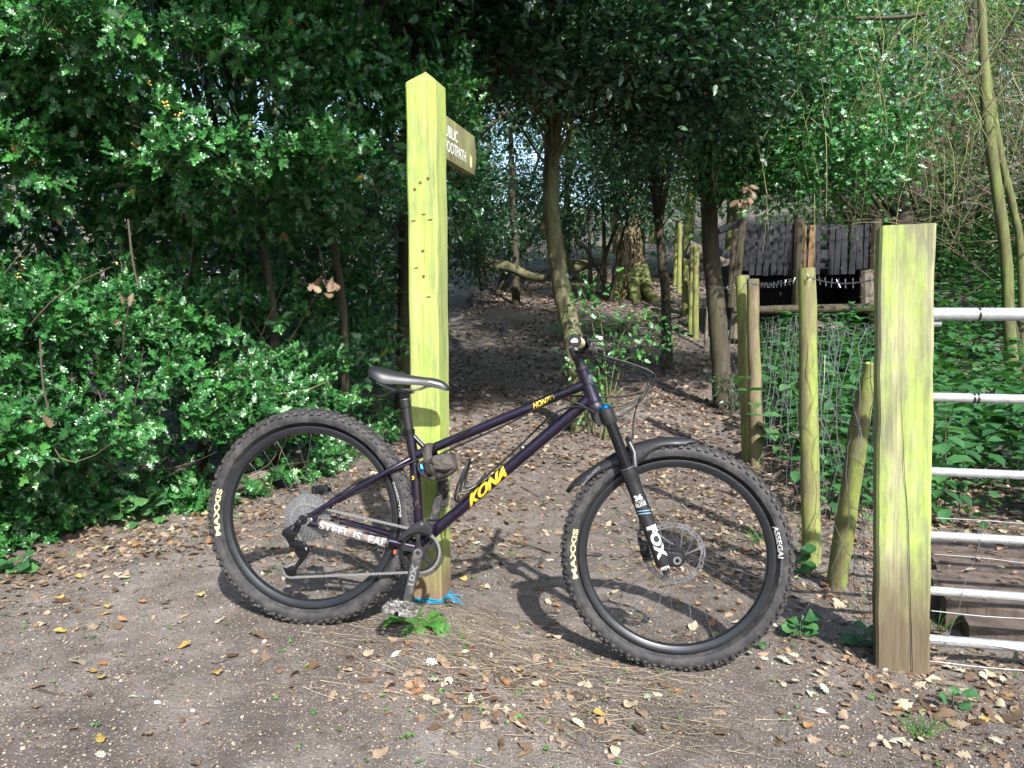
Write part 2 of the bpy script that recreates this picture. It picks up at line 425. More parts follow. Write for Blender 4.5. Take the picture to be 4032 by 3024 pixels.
# ------------------------------------------------------------------ leaf shapes (length 1 along x, normal z)
def holly_shape(w=0.27, seed=0, curl=0.14):
    r = np.random.default_rng(seed)
    ts = [0.12, 0.25, 0.38, 0.5, 0.63, 0.76, 0.88]
    mid = [(t, 0, -curl * t * t - 0.02) for t in (0, 0.25, 0.5, 0.75, 1.0)]
    V = list(mid); F = []
    for sgn in (1, -1):
        o = len(V)
        for i, t in enumerate(ts):
            ww = w * math.sin(math.pi * min(t + 0.06, 1)) ** 0.55
            if i % 2 == 0: ww *= 1.34; z = 0.085 + r.uniform(-0.05, 0.06); t2 = t + 0.03
            else: ww *= 0.54; z = 0.01; t2 = t
            V.append((t2, sgn * ww, z - curl * t * t))
        q = [(0, o, 1), (o, o + 1, 1), (o + 1, o + 2, 1), (1, o + 2, 2), (o + 2, o + 3, 2), (o + 3, o + 4, 2), (2, o + 4, 3), (o + 4, o + 5, 3), (o + 5, o + 6, 3), (3, o + 6, 4)]
        F += [f if sgn < 0 else (f[0], f[2], f[1]) for f in q]
    return np.array(V, float), np.array(F, int)
def plain_shape(w=0.26, curl=0.15):
    V = [(0, 0, 0), (0.5, 0, -curl * 0.3), (1, 0, -curl), (0.28, w * 0.9, 0.05), (0.68, w * 0.75, 0.0), (0.28, -w * 0.9, 0.05), (0.68, -w * 0.75, 0.0)]
    F = [(0, 1, 3), (3, 1, 4), (1, 2, 4), (0, 5, 1), (5, 6, 1), (1, 6, 2)]
    return np.array(V, float), np.array(F, int)
def lobed_shape(seed, w=0.30, curl=0.12, lobes=4, depth=0.45):
    r = np.random.default_rng(seed); k = lobes * 2 + 1
    ts = np.linspace(0.1, 0.93, k); V = [(-0.12, 0, 0.02)]; F = []
    cx, cy = r.uniform(-1, 1, 2)
    def zz(t, y): return curl * (cx * (t - 0.5) ** 2 * 2.0 + cy * y * y * 7 + 0.35 * math.sin(5 * t + 3 * cx) * abs(y) * 3)
    mids = []
    for t in ts: mids.append(len(V)); V.append((t, 0, zz(t, 0)))
    tip = len(V); V.append((1.0, 0, zz(1, 0)))
    for sgn in (1, -1):
        o = len(V)
        for i, t in enumerate(ts):
            ww = w * (0.45 + 0.75 * math.sin(math.pi * t ** 1.15)) * (1.0 if i % 2 else 1 - depth) * r.uniform(0.82, 1.15)
            V.append((t + (0.05 if i % 2 else 0), sgn * ww, zz(t, sgn * ww)))
        q = [(0, mids[0], o)]
        for i in range(k - 1): q += [(mids[i], mids[i + 1], o + i), (mids[i + 1], o + i + 1, o + i)]
        q += [(mids[-1], tip, o + k - 1)]
        F += [f if sgn > 0 else (f[0], f[2], f[1]) for f in q]
    V = np.array(V, float); V[:, 2] -= V[:, 2].min()
    return V, np.array(F, int)
HOLLY = [holly_shape(0.26, 1), holly_shape(0.30, 2, 0.22), holly_shape(0.24, 3, 0.05)]
PLAIN = plain_shape()
OVATE = plain_shape(0.36, 0.2)
OAK = [lobed_shape(s, 0.27, 0.16) for s in range(4)]
MAPLE = [lobed_shape(20 + s, 0.44, 0.16, 3, 0.5) for s in range(3)]
BIRCH = [lobed_shape(30 + s, 0.30, 0.22, 3, 0.12) for s in range(3)]

# ------------------------------------------------------------------ lettering (made first, while the scene is small)
_txt = {}
def text_geo(s, bold=0.0, shear=0.0, sub=2):
    key = (s, bold, shear, sub)
    if key in _txt: return _txt[key]
    cu = bpy.data.curves.new('lettering', 'FONT'); cu.body = s; cu.size = 1.0; cu.offset = bold; cu.shear = shear
    cu.resolution_u = 3
    ob = bpy.data.objects.new('lettering', cu); COL.objects.link(ob)
    dg = bpy.context.evaluated_depsgraph_get(); dg.update()
    me = bpy.data.meshes.new_from_object(ob.evaluated_get(dg))
    bm = bmesh.new(); bm.from_mesh(me); bmesh.ops.triangulate(bm, faces=bm.faces)
    V = np.array([v.co[:] for v in bm.verts]); bm.verts.index_update()
    F = np.array([[v.index for v in f.verts] for f in bm.faces]); bm.free()
    for _ in range(sub):
        n0 = len(V); tri = V[F]
        a, b, c = tri[:, 0], tri[:, 1], tri[:, 2]
        ab, bc, ca = (a + b) / 2, (b + c) / 2, (c + a) / 2; m = len(F)
        V = np.concatenate([a, b, c, ab, bc, ca]); i = np.arange(m)
        A, B, C, AB, BC, CA = (i + m * k for k in range(6))
        F = np.concatenate([np.stack(q, 1) for q in ((A, AB, CA), (AB, B, BC), (CA, BC, C), (AB, BC, CA))])
    bpy.data.objects.remove(ob); bpy.data.curves.remove(cu); bpy.data.meshes.remove(me)
    V = V[:, :2]; V[:, 0] -= V[:, 0].min(); V[:, 1] -= V[:, 1].min()
    _txt[key] = (V, F); return _txt[key]
def letter(name, s, fn, w, h, mat, parent, bold=0.0, shear=0.0, sub=2):
    """text scaled to w x h (metres), centred, mapped by fn(x array, y array)->(n,3)"""
    V, F = text_geo(s, bold, shear, sub)
    x = (V[:, 0] / V[:, 0].max() - 0.5) * w; y = (V[:, 1] / V[:, 1].max() - 0.5) * h
    return npmesh(name, fn(x, y), F, mat, None, parent, smooth=False)

# ------------------------------------------------------------------ ground sheet
def axis(lo, hi, a, b, fine, grow=1.16):
    xs = list(np.arange(a, b + 1e-6, fine)); st = fine
    while xs[-1] < hi: st *= grow; xs.append(xs[-1] + st)
    st = fine
    while xs[0] > lo: st *= grow; xs.insert(0, xs[0] - st)
    return np.array(xs)
GX = axis(-260, 260, -3.0, 3.2, 0.03); GY = axis(-120, 320, 0.6, 6.0, 0.03)
xx, yy = np.meshgrid(GX, GY); zz = gz(xx, yy)
near = sstep(9, 5, yy) * sstep(5, 3, np.abs(xx))
zz = zz + near * (wob(xx, yy, 23.0, 4, 5) * 0.0022)
nx, ny = len(GX), len(GY)
idx = np.arange(nx * ny).reshape(ny, nx)
a, b, c, d = idx[:-1, :-1].ravel(), idx[:-1, 1:].ravel(), idx[1:, 1:].ravel(), idx[1:, :-1].ravel()
gF = np.concatenate([np.stack([a, b, c], 1), np.stack([a, c, d], 1)])
ground = npmesh('ground', np.stack([xx.ravel(), yy.ravel(), zz.ravel()], 1), gF, 'soil', kind='structure')

# ------------------------------------------------------------------ scatter helpers
def scatter_flat(name, shapes, xy, size, mat, tilt=0.25, lift=0.004, rnd=None, kind='stuff', label=None, cat=None, parent=None):
    xy = np.asarray(xy); N = len(xy)
    z = gz(xy[:, 0], xy[:, 1]); e = 0.03
    gx = (gz(xy[:, 0] + e, xy[:, 1]) - z) / e; gy = (gz(xy[:, 0], xy[:, 1] + e) - z) / e
    nrm = unit(np.stack([-gx, -gy, np.ones(N)], 1) + rng.normal(0, tilt, (N, 3)))
    ang = rng.uniform(0, 6.283, N); t = np.stack([np.cos(ang), np.sin(ang), np.zeros(N)], 1)
    t = unit(t - nrm * (t * nrm).sum(1, keepdims=True))
    Rm = frames(t, nrm); S = size if hasattr(size, '__len__') else np.full(N, size)
    P = np.stack([xy[:, 0], xy[:, 1], z + lift + S * tilt * 0.12], 1) - t * S[:, None] * 0.4
    which = rng.integers(0, len(shapes), N)
    if rnd is None: rnd = rng.uniform(0, 1, N)
    Vs, Fs, Rs, o = [], [], [], 0
    for k, sh in enumerate(shapes):
        m = which == k
        if not m.any(): continue
        V, F = batch(sh[0], sh[1], P[m], Rm[m], S[m])
        Vs.append(V); Fs.append(F + o); Rs.append(np.repeat(rnd[m], len(sh[0]))); o += len(V)
    ob = npmesh(name, np.concatenate(Vs), np.concatenate(Fs), mat, np.concatenate(Rs), parent, kind)
    if label: tag(ob, label, cat)
    return ob
def strips(name, P0, P1, r, mat, rnd=None, parent=None, kind=None, sag=0.0, segs=1, bow=None, taper=0.35):
    """many thin three-sided rods from P0 to P1, bowed"""
    N = len(P0); r = np.broadcast_to(r, (N,)); t = unit(P1 - P0)
    up = np.where(np.abs(t[:, 2:3]) > 0.9, np.array([[1.0, 0, 0]]), np.array([[0, 0, 1.0]]))
    nn = unit(up - t * (up * t).sum(1, keepdims=True)); bb = np.cross(t, nn)
    L = np.linalg.norm(P1 - P0, axis=1)
    if bow is None: bow = np.zeros((N, 3))
    rows = []
    for i in range(segs + 1):
        q = i / segs
        c = P0 + (P1 - P0) * q + bow * (4 * q * (1 - q)) + np.array([0, 0, -1]) * (L * sag * 4 * q * (1 - q))[:, None]
        rr = (r * (1 - (1 - taper) * q))[:, None]
        for k in range(3):
            an = 2.0944 * k
            rows.append(c + (nn * math.cos(an) + bb * math.sin(an)) * rr)
    V = np.stack(rows, 1)                      # N, (segs+1)*3, 3
    f = []
    for i in range(segs):
        for k in range(3):
            a_, b_ = i * 3 + k, i * 3 + (k + 1) % 3
            f += [(a_, b_, b_ + 3), (a_, b_ + 3, a_ + 3)]
    f = np.array(f); K = (segs + 1) * 3
    F = f[None] + (np.arange(N) * K)[:, None, None]
    if rnd is None: rnd = rng.uniform(0, 1, N)
    return npmesh(name, V.reshape(-1, 3), F.reshape(-1, 3), mat, np.repeat(rnd, K), parent, kind)
# ================================================================== the bicycle
LEAN = R_(5.0)
RA = at(1224.5, 2033, 2.68); FA = at(2659.5, 2188, 2.52)
U = (FA - RA).normalized(); WB = (FA - RA).length
Z0 = Vector((0, 0, 1)); V0 = (Z0 - U * Z0.dot(U)).normalized(); W0 = U.cross(V0)
VV = V0 * math.cos(LEAN) - W0 * math.sin(LEAN); WW = W0 * math.cos(LEAN) + V0 * math.sin(LEAN)
BM = Matrix(((U.x, -WW.x, VV.x, RA.x), (U.y, -WW.y, VV.y, RA.y), (U.z, -WW.z, VV.z, RA.z), (0, 0, 0, 1)))
BMI = BM.inverted()
bike = empty('mountain_bike'); bike.matrix_world = BM
tag(bike, 'dark purple hardtail mountain bike leaning against the public footpath post', 'bicycle')
def P(px, py, w=0.0):
    r = ray(px, py); o = RA + WW * w
    d = (o - CAMV).dot(WW) / r.dot(WW)
    return BMI @ (CAMV + r * d)
YN = Vector((0, -1, 0))                       # towards the drive side
def mir(p): return Vector((p[0], -p[1], p[2]))

WR = 0.3735
def sidewall(r):
    q = np.clip(1 - ((r - 0.343) / 0.0285) ** 2, 0.02, 1)
    return 0.0305 * np.sqrt(q)
def arc_text(wheel, cx_, s, a_mid, r_mid, w, h, mat, bold=0.02, name='lettering'):
    def fn(x, y):
        a_ = a_mid - x / r_mid; r = r_mid + y
        return np.stack([cx_ + r * np.cos(a_), -(sidewall(r) + 0.0011), r * np.sin(a_)], 1)
    return letter(name, s, fn, w, h, mat, wheel, bold, sub=2)

def make_wheel(cx_, front):
    wh = empty('wheel', (0, 0, 0), bike)
    # tyre casing
    rows = []
    for i in range(97):
        a_ = 2 * math.pi * i / 96; row = []
        for k in range(18):
            q = 2 * math.pi * k / 18
            r = 0.343 + 0.0285 * math.cos(q); y = 0.0305 * math.sin(q)
            if math.cos(q) < -0.55: y *= 0.62
            row.append(Vector((cx_ + r * math.cos(a_), y, r * math.sin(a_))))
        rows.append(row)
    ty = MB(); ty.grid(rows, True); ty.build('tyre', 'tyre_rubber', wh)
    # knobs
    kb = MB(); N = 78
    for i in range(N):
        a0 = 2 * math.pi * i / N
        rowsd = [(-1.02, 0.0, (0.0125, 0.012, 0.011)), (1.02, 0.0, (0.0125, 0.012, 0.011))]
        if i % 2 == 0: rowsd += [(-0.30, 0.25, (0.012, 0.011, 0.010)), (0.30, 0.25, (0.012, 0.011, 0.010)), (-0.66, 0.6, (0.010, 0.009, 0.0085))]
        else: rowsd += [(-0.26, 0.25, (0.016, 0.010, 0.010)), (0.26, 0.25, (0.016, 0.010, 0.010)), (0.66, 0.6, (0.010, 0.009, 0.0085))]
        for q, off, sz in rowsd:
            a_ = a0 + off * 2 * math.pi / N + (0.008 if i % 2 and abs(q) > 0.9 else 0)
            k = 0.74 if i % 2 and abs(q) > 0.9 else 1.0
            r = 0.343 + 0.0285 * math.cos(q); y = 0.0305 * math.sin(q)
            rad = Vector((math.cos(a_), 0, math.sin(a_))); tan = Vector((-math.sin(a_), 0, math.cos(a_)))
            nrm = (rad * math.cos(q) + Vector((0, math.sin(q), 0))).normalized()
            lat = tan.cross(nrm)
            m = Matrix((tan, lat, nrm)).transposed()
            cpt = Vector((cx_, y, 0)) + rad * r + nrm * 0.0008
            kb.box(cpt, (sz[0] * random.uniform(.92, 1.08), sz[1] * k, sz[2]), m)
    kb.build('tread_knobs', 'knob_rubber', wh, smooth=False, kind='stuff')
    # rim: hollow profile
    prof = [(0.3155, 0.0185), (0.3115, 0.0195), (0.303, 0.0175), (0.293, 0.0125), (0.2895, 0.006), (0.289, 0.0), (0.2895, -0.006), (0.293, -0.0125), (0.303, -0.0175), (0.3115, -0.0195), (0.3155, -0.0185)]
    rm = MB(); rm.grid([[Vector((cx_ + r * math.cos(2 * math.pi * i / 96), y, r * math.sin(2 * math.pi * i / 96))) for r, y in prof] for i in range(97)])
    rm.build('rim', 'rim_black', wh)
    # hub
    hb = MB(); fl = 0.030
    c0 = Vector((cx_, 0, 0))
    hb.tube([c0 + Vector((0, y, 0)) for y in (-0.052, -0.045, -0.044, -0.033, -0.0325, -0.0275, -0.027, 0.027, 0.0275, 0.0325, 0.033, 0.044, 0.045, 0.052)],
            [0.012, 0.012, 0.018, 0.020, 0.030, 0.030, 0.019, 0.019, 0.030, 0.030, 0.020, 0.018, 0.012, 0.012], 20)
    hb.build('hub', 'black_metal', wh)
    ns = 28
    for i in range(ns):
        side = -1 if i % 2 else 1; k = i // 2
        a_ = 2 * math.pi * i / ns + 0.07
        lead = (1 if k % 2 else -1) * 1.05
        p0 = Vector((cx_ + 0.0285 * math.cos(a_ + lead), side * 0.0305, 0.0285 * math.sin(a_ + lead)))
        p1 = Vector((cx_ + 0.2905 * math.cos(a_), side * 0.004, 0.2905 * math.sin(a_)))
        sb = MB(); sb.tube([p0, p0.lerp(p1, 0.94), p0.lerp(p1, 0.945), p1], [0.0009, 0.0009, 0.0015, 0.0015], 5)
        sb.build('spoke', 'spoke_steel', wh)
    va = MB(); a_ = R_(186 if front else 300)
    d_ = Vector((math.cos(a_), 0, math.sin(a_)))
    va.tube([c0 + d_ * q for q in (0.290, 0.268, 0.267, 0.245, 0.243, 0.238)], [0.003, 0.003, 0.0055, 0.0055, 0.003, 0.003], 10)
    va.build('valve', 'matt_black', wh)
    # brake rotor on the far side
    ro = MB(); rr = 0.100 if front else 0.088; yr = 0.045
    nw = 72
    for i in range(nw):                       # wavy perforated track from blocks with gaps
        a_ = 2 * math.pi * i / nw
        wv = 0.0016 * math.sin(a_ * 6 * 2)
        t_ = Vector((-math.sin(a_), 0, math.cos(a_))); d_ = Vector((math.cos(a_), 0, math.sin(a_)))
        m = Matrix((d_, Vector((0, 1, 0)), t_)).transposed()
        L_ = 2 * math.pi * rr / nw
        ro.box(c0 + d_ * (rr - 0.0015 + wv) + Vector((0, yr, 0)), (0.005, 0.0018, L_ * 1.04), m)
        ro.box(c0 + d_ * (rr - 0.0125 + wv) + Vector((0, yr, 0)), (0.005, 0.0018, L_ * 1.04), m)
        if i % 3: ro.box(c0 + d_ * (rr - 0.007 + wv) + Vector((0, yr, 0)), (0.0085, 0.0017, L_ * 0.45), m)
    for i in range(6):
        a_ = 2 * math.pi * i / 6 + 0.3
        p0 = c0 + Vector((0.022 * math.cos(a_ - 0.9), yr, 0.022 * math.sin(a_ - 0.9)))
        p1 = c0 + Vector(((rr - 0.013) * math.cos(a_), yr, (rr - 0.013) * math.sin(a_)))
        ro.tube([p0, p0.lerp(p1, 0.5), p1], [0.004, 0.0028, 0.005], 6)
        ro.cyl(p1 + Vector((0, -0.002, 0)), p1 + Vector((0, 0.002, 0)), 0.008, 10)
    ro.ring(c0, 0.014, 0.024, yr - 0.001, yr + 0.001, 24)
    ro.build('brake_rotor', 'steel', wh)
    return wh
rear_w = make_wheel(0.0, False)
front_w = make_wheel(WB, True)
arc_text(rear_w, 0.0, 'MAXXIS', R_(182.5), 0.3335, 0.165, 0.017, 'print_pale_yellow', 0.03)
arc_text(front_w, WB, 'MAXXIS', R_(184), 0.3335, 0.165, 0.017, 'print_pale_yellow', 0.03)
arc_text(rear_w, 0.0, 'DISSECTOR', R_(16.5), 0.3255, 0.125, 0.0125, 'print_white', 0.03)
arc_text(front_w, WB, 'ASSEGAI', R_(15), 0.3275, 0.105, 0.015, 'print_white', 0.03)
arc_text(front_w, WB, '29X2.50WT  EXO', R_(-1.5), 0.330, 0.075, 0.006, 'print_grey', 0.0)

# ---- cassette (near side), 11 cogs
cas = MB(); nc = 11
for i in range(nc):
    f = i / (nc - 1)
    r = 0.082 * (1 - f) ** 1.0 + 0.022 * f
    y = -(0.030 + 0.0395 * f / 1.0)
    teeth = int(round(2 * math.pi * r / 0.0127))
    cas.ring((0, 0, 0), max(r - (0.011 if i else 0.016), 0.012), r - 0.0015, y, y + 0.0019, teeth=teeth, th=0.0045)
    if i < nc - 1:                            # spider fingers between cogs
        for k in range(9 if i < 6 else 5):
            a_ = 2 * math.pi * k / (9 if i < 6 else 5) + i * 0.21
            d_ = Vector((math.cos(a_), 0, math.sin(a_)))
            cas.tube([d_ * (r - 0.030 if r > 0.045 else 0.014) + Vector((0, y - 0.0015, 0)), d_ * (r - 0.008) + Vector((0, y + 0.001, 0))], 0.0024, 5)
cas.build('cassette', 'cog_steel', rear_w, angle=20)
hub2 = MB(); hub2.cyl((0, -0.02, 0), (0, -0.072, 0), 0.0165, 20); hub2.build('freehub', 'black_metal', rear_w)

# ---- frame
def tube_obj(name, pts, rad, mat='frame_paint', n=18, parent=bike, squash=None):
    m = MB(); m.tube(pts, rad, n, True, squash); return m.build(name, mat, parent)
BB = P(1655, 2150, 0.0); 
BB = Vector((BB.x, 0, BB.z))
HT, HB = P(2291, 1452), P(2341, 1590)
SEATJ = P(1630, 1800)
S_TOP = P(1612, 1700)
tube_obj('head_tube', [HT, HT.lerp(HB, 0.06), HT.lerp(HB, 0.07), HT.lerp(HB, 0.55), HT.lerp(HB, 0.93), HT.lerp(HB, 0.94), HB], [0.0245, 0.0245, 0.0225, 0.0225, 0.0265, 0.028, 0.028], n=24)
TT0, TT1 = HT.lerp(HB, 0.42), P(1632, 1795)
tube_obj('top_tube', [TT0, TT0.lerp(TT1, 0.1), TT0.lerp(TT1, 0.9), TT1], [0.0172, 0.0165, 0.0160, 0.0160], n=20)
DT0, DT1 = HT.lerp(HB, 0.80), P(1668, 2128)
tube_obj('down_tube', [DT0, DT0.lerp(DT1, 0.12), DT0.lerp(DT1, 0.85), DT1], [0.0205, 0.0200, 0.0195, 0.0200], n=20)
tube_obj('seat_tube', [S_TOP, SEATJ, BB], [0.0172, 0.0172, 0.0172], n=20)
g0, g1 = P(1622, 1712), P(1676, 1772)
tube_obj('gusset', [g0 + Vector((-.004, 0, 0.004)), g1 + Vector((.006, 0, -.002))], [0.0085, 0.0085])
bb = MB(); bb.cyl(BB + Vector((0, -0.036, 0)), BB + Vector((0, 0.036, 0)), 0.0225, 28); bb.build('bottom_bracket', 'frame_paint', bike)
seat_end = P(1618, 1806)
for s in (1, -1):
    dz = Vector((0, 0, 0.012))
    a0 = Vector((-0.012, -s * 0.064, 0.006)); a1 = Vector((0.030, -s * 0.064, 0.022)); a2 = Vector((0.075, -s * 0.062, 0.055))
    se = Vector((seat_end.x, -s * 0.016, seat_end.z)); sm = a2.lerp(se, 0.72); sm.y = -s * 0.050
    tube_obj('seatstay', [a1, a2, a2.lerp(sm, 0.5), sm, sm.lerp(se, 0.55) + Vector((0, -s * 0.006, 0)), se], [0.0085, 0.0092, 0.009, 0.009, 0.0092, 0.0095], n=14)
    c1 = Vector((0.030, -s * 0.064, -0.010)); cm = Vector((0.24, -s * 0.050, (BB.z) * 0.62)); ce = Vector((BB.x - 0.012, -s * 0.030, BB.z + 0.002))
    tube_obj('chainstay', [c1, c1.lerp(cm, 0.5) + Vector((0, -s * 0.002, 0)), cm, ce], [0.0095, 0.0110, 0.0115, 0.0120], n=14)
    do = MB()
    poly = [Vector((x, -s * 0.064, z)) for x, z in ((-0.018, 0.014), (-0.020, -0.004), (-0.008, -0.016), (0.035, -0.022), (0.050, -0.014), (0.046, 0.0), (0.050, 0.022), (0.040, 0.036), (0.020, 0.026))]
    do.prism(poly, (0, -0.004, 0), (0, 0.004, 0)); do.build('dropout', 'frame_paint', bike, bevel=0.0015)
    for x, z in ((-0.006, 0.003), (0.026, 0.002)):
        bo = MB(); bo.tube([(x, -s * 0.0675, z), (x, -s * 0.0705, z), (x, -s * 0.072, z)], [0.0075, 0.0075, 0.0055], 14); bo.build('bolt', 'steel', bike)
# chainstay sleeve with lettering (near side)
q0, q1 = P(1254, 2061, 0.058), P(1530, 2139, 0.046)
sl = MB(); q2 = q0.lerp(q1, 0.5) + Vector((0, 0, -0.002))
sl.tube([q0, q0.lerp(q1, 0.03), q2, q0.lerp(q1, 0.97), q1], [0.0135, 0.0160, 0.0165, 0.0160, 0.0138], 18)
sleeve = sl.build('chainstay_sleeve', 'guard_sleeve', bike)
def tube_text(name, s, A, B, t, r, w, h, mat, bold=0.0, shear=0.0, lift=0.0008, parent=bike, up0=0.0):
    A, B = Vector(A), Vector(B); d_ = (B - A).normalized(); up = YN.cross(d_)
    up = up if up.z > 0 else -up; nw = d_.cross(up); nw = nw if nw.y < 0 else -nw
    o = A.lerp(B, t); d_, up, nw = (np.array(q[:]) for q in (d_, up, nw)); o = np.array(o[:])
    def fn(x, y):
        al = y / r + up0
        return o + np.outer(x, d_) + (r + lift) * (np.outer(np.cos(al), nw) + np.outer(np.sin(al), up))
    return letter(name, s, fn, w, h, mat, parent, bold, shear)
tube_text('lettering', 'STEEL IS', q0, q1, 0.33, 0.0166, 0.148, 0.027, 'print_white', 0.012, parent=sleeve)
tube_text('lettering', 'EAL', q0, q1, 0.855, 0.0166, 0.062, 0.027, 'print_white', 0.012, parent=sleeve)
for q in (0.01, 0.40, 0.985):
    zb = MB(); pz = q0.lerp(q1, q); dd = (q1 - q0).normalized() * 0.0035
    zb.tube([pz - dd, pz + dd], 0.0170, 18); zb.build('cable_tie', 'matt_black', sleeve)
tube_text('lettering', 'KONA', DT1, DT0, 0.385, 0.0198, 0.178, 0.038, 'print_yellow', 0.045, 0.7)
tube_text('lettering', 'HONZO', TT1, TT0, 0.755, 0.0164, 0.080, 0.020, 'print_yellow', 0.03, 0.45)
tube_text('lettering', 'A', BB, S_TOP, 0.60, 0.0173, 0.014, 0.020, 'print_yellow', 0.08, 0.3, up0=0.5)
fc0, fc1 = Vector((0.10, 0.058, -0.02)), Vector((BB.x - 0.05, 0.04, BB.z * 0.9))
# head badge
hbm = MB(); hc = HT.lerp(HB, 0.36); hd = (HB - HT).normalized()
hu = Vector((hd.z, 0, -hd.x)); hu = hu if hu.x > 0 else -hu
poly = []
for k in range(20):
    a_ = 2 * math.pi * k / 20; x = 0.014 * math.cos(a_); y = 0.018 * math.sin(a_)
    al = x / 0.0235 + 0.95
    poly.append(hc + hd * y + (hu * math.sin(al) + YN * math.cos(al)) * 0.0237)
cen = hc + (hu * math.sin(0.95) + YN * math.cos(0.95)) * 0.0241
hbm.add([cen] + poly, [(0, 1 + k, 1 + (k + 1) % 20) for k in range(20)]); hbm.build('head_badge', 'steel', bike)

# ---- seat clamp, dropper post, saddle
SP_T = P(1590, 1545)
sdir = (SP_T - S_TOP).normalized()
def on_post(t): return S_TOP.lerp(SP_T, t)
tube_obj('seat_clamp', [on_post(-0.06), on_post(0.06)], 0.0195, 'gloss_black', 22)
cl = MB(); pc = on_post(0.0) + Vector((-0.022, 0, 0)); cl.box(pc, (0.014, 0.020, 0.012)); cl.cyl(pc + Vector((0, -0.013, 0)), pc + Vector((0, 0.013, 0)), 0.0035, 10); cl.build('clamp_bolt', 'gloss_black', bike, bevel=0.002)
tube_obj('seat_post', [on_post(0.0), on_post(0.60), on_post(0.61), on_post(0.63), on_post(0.72), on_post(0.79), on_post(0.80), on_post(0.82)], [0.0155, 0.0155, 0.0185, 0.0190, 0.0185, 0.0190, 0.0175, 0.0172], 'matt_black', 22)
tube_obj('post_shaft', [on_post(0.80), on_post(1.0)], 0.0125, 'gloss_black', 18)
tube_obj('post_band', [on_post(0.815), on_post(0.83)], 0.0180, 'steel', 20)
# saddle loft from side outline (photo pixels): top line and flank bottom line
prof = [  # px, top y, bottom y, half width
    (1456, 1452, 1462, 0.020), (1462, 1441, 1470, 0.052), (1478, 1438, 1484, 0.066), (1500, 1441, 1500, 0.071), (1525, 1449, 1511, 0.069),
    (1550, 1458, 1514, 0.061), (1580, 1467, 1514, 0.049), (1612, 1474, 1515, 0.039), (1650, 1480, 1517, 0.031), (1690, 1485, 1521, 0.026), (1725, 1492, 1529, 0.022), (1752, 1505, 1537, 0.019), (1765, 1520, 1540, 0.013), (1770, 1531, 1539, 0.005)]
rows = []
for px, yt, yb, hw in prof:
    pt, pb = P(px, yt, hw * 0.25), P(px, yb, hw)
    x = pt.x; zt, zb_ = pt.z, pb.z; row = []
    for k in range(15):
        q = -1 + 2 * k / 14; aq = abs(q); sg = 1 if q > 0 else -1
        if aq < 0.62:
            y = hw * 0.86 * (aq / 0.62); z = zt - (zt - zb_) * 0.30 * (aq / 0.62) ** 2.4 - (0.004 if aq < 0.15 and hw > 0.03 else 0)
        else:
            e = (aq - 0.62) / 0.38; y = hw * (0.86 + 0.14 * math.sin(e * 1.8)); z = zt - (zt - zb_) * (0.30 + 0.70 * e)
        row.append(Vector((x, -sg * y, z)))
    rows.append(row)
sd = MB(); sd.grid(rows)
sd.add([r[0] for r in rows] + [r[-1] for r in rows], [(i, i + 1, len(rows) + i + 1, len(rows) + i) for i in range(len(rows) - 1)])
saddle = sd.build('saddle', 'saddle_vinyl', bike, angle=60)
sm_ = saddle.modifiers.new('smooth', 'SUBSURF'); sm_.levels = 1; sm_.render_levels = 1
for s in (1, -1):
    y = -s * 0.022
    pts = [P(1490, 1505), P(1530, 1524), P(1555, 1532), P(1625, 1536), P(1650, 1533), P(1678, 1523), P(1720, 1520)]
    tube_obj('saddle_rail', [Vector((p.x, y * (1 - 0.4 * (i > 4)), p.z)) for i, p in enumerate(pts)], 0.0036, 'steel', 10, saddle)
cb = MB(); pc = P(1597, 1540); cb.box(pc, (0.055, 0.052, 0.014)); cb.box(pc + Vector((0, 0, -0.013)), (0.035, 0.030, 0.018)); cb.build('saddle_clamp', 'gloss_black', saddle, bevel=0.003)
def flank(px0, px1, dy, hw0, hw1, yl0, yl1):
    a_, b_ = np.array(P(px0, yl0, hw0)[:]), np.array(P(px1, yl1, hw1)[:])
    d_ = (b_ - a_) / np.linalg.norm(b_ - a_); mid_ = (a_ + b_) / 2; up = np.array([0, 0, 1.0])
    return lambda x, y: mid_ + np.outer(x, d_) + np.outer(y, up) + np.array([0, -0.0022, 0])
letter('lettering', 'FORMULA MTN', flank(1690, 1738, 0, 0.0265, 0.0215, 1502, 1514), 0.044, 0.0065, 'print_white', saddle, 0.02)

# ---- fork
CR0, CR1 = P(2338, 1592), P(2372, 1665)
ST0n, ST1n = P(2404, 1668, 0.066), P(2466, 1850, 0.066)
fd = (ST1n - ST0n).normalized()
LEG1 = P(2612, 2222, 0.066)
fork_dir = (LEG1 - ST0n).normalized()
fork = empty('fork', (0, 0, 0), bike)
cr = MB()
cr.tube([HB + fork_dir * 0.0, HB + fork_dir * 0.010, HB + fork_dir * 0.022], [0.028, 0.030, 0.030], 24)
ctr = Vector((HB.x, 0, HB.z)) + fork_dir * 0.022
rows = []
for k in range(11):
    q = -1 + 0.2 * k; y = q * 0.068
    cc = Vector((ctr.x, y, ctr.z)); e = fork_dir; drop = 0.012 + 0.016 * abs(q) ** 1.5
    fwd = Vector((-e.z, 0, e.x)); fwd = fwd if fwd.x > 0 else -fwd
    cc = cc + e * drop + fwd * 0.004 * abs(q); hh = 0.024 - 0.002 * abs(q); ww_ = 0.027 if abs(q) < 0.95 else 0.019
    rows.append([cc + fwd * (ww_ * math.cos(2 * math.pi * j / 16)) + e * (hh * math.sin(2 * math.pi * j / 16)) for j in range(16)])
cr.grid(rows, True); cr.add(rows[0], [tuple(range(16))]); cr.add(rows[-1], [tuple(range(16))])
cr.build('crown', 'matt_black', fork)
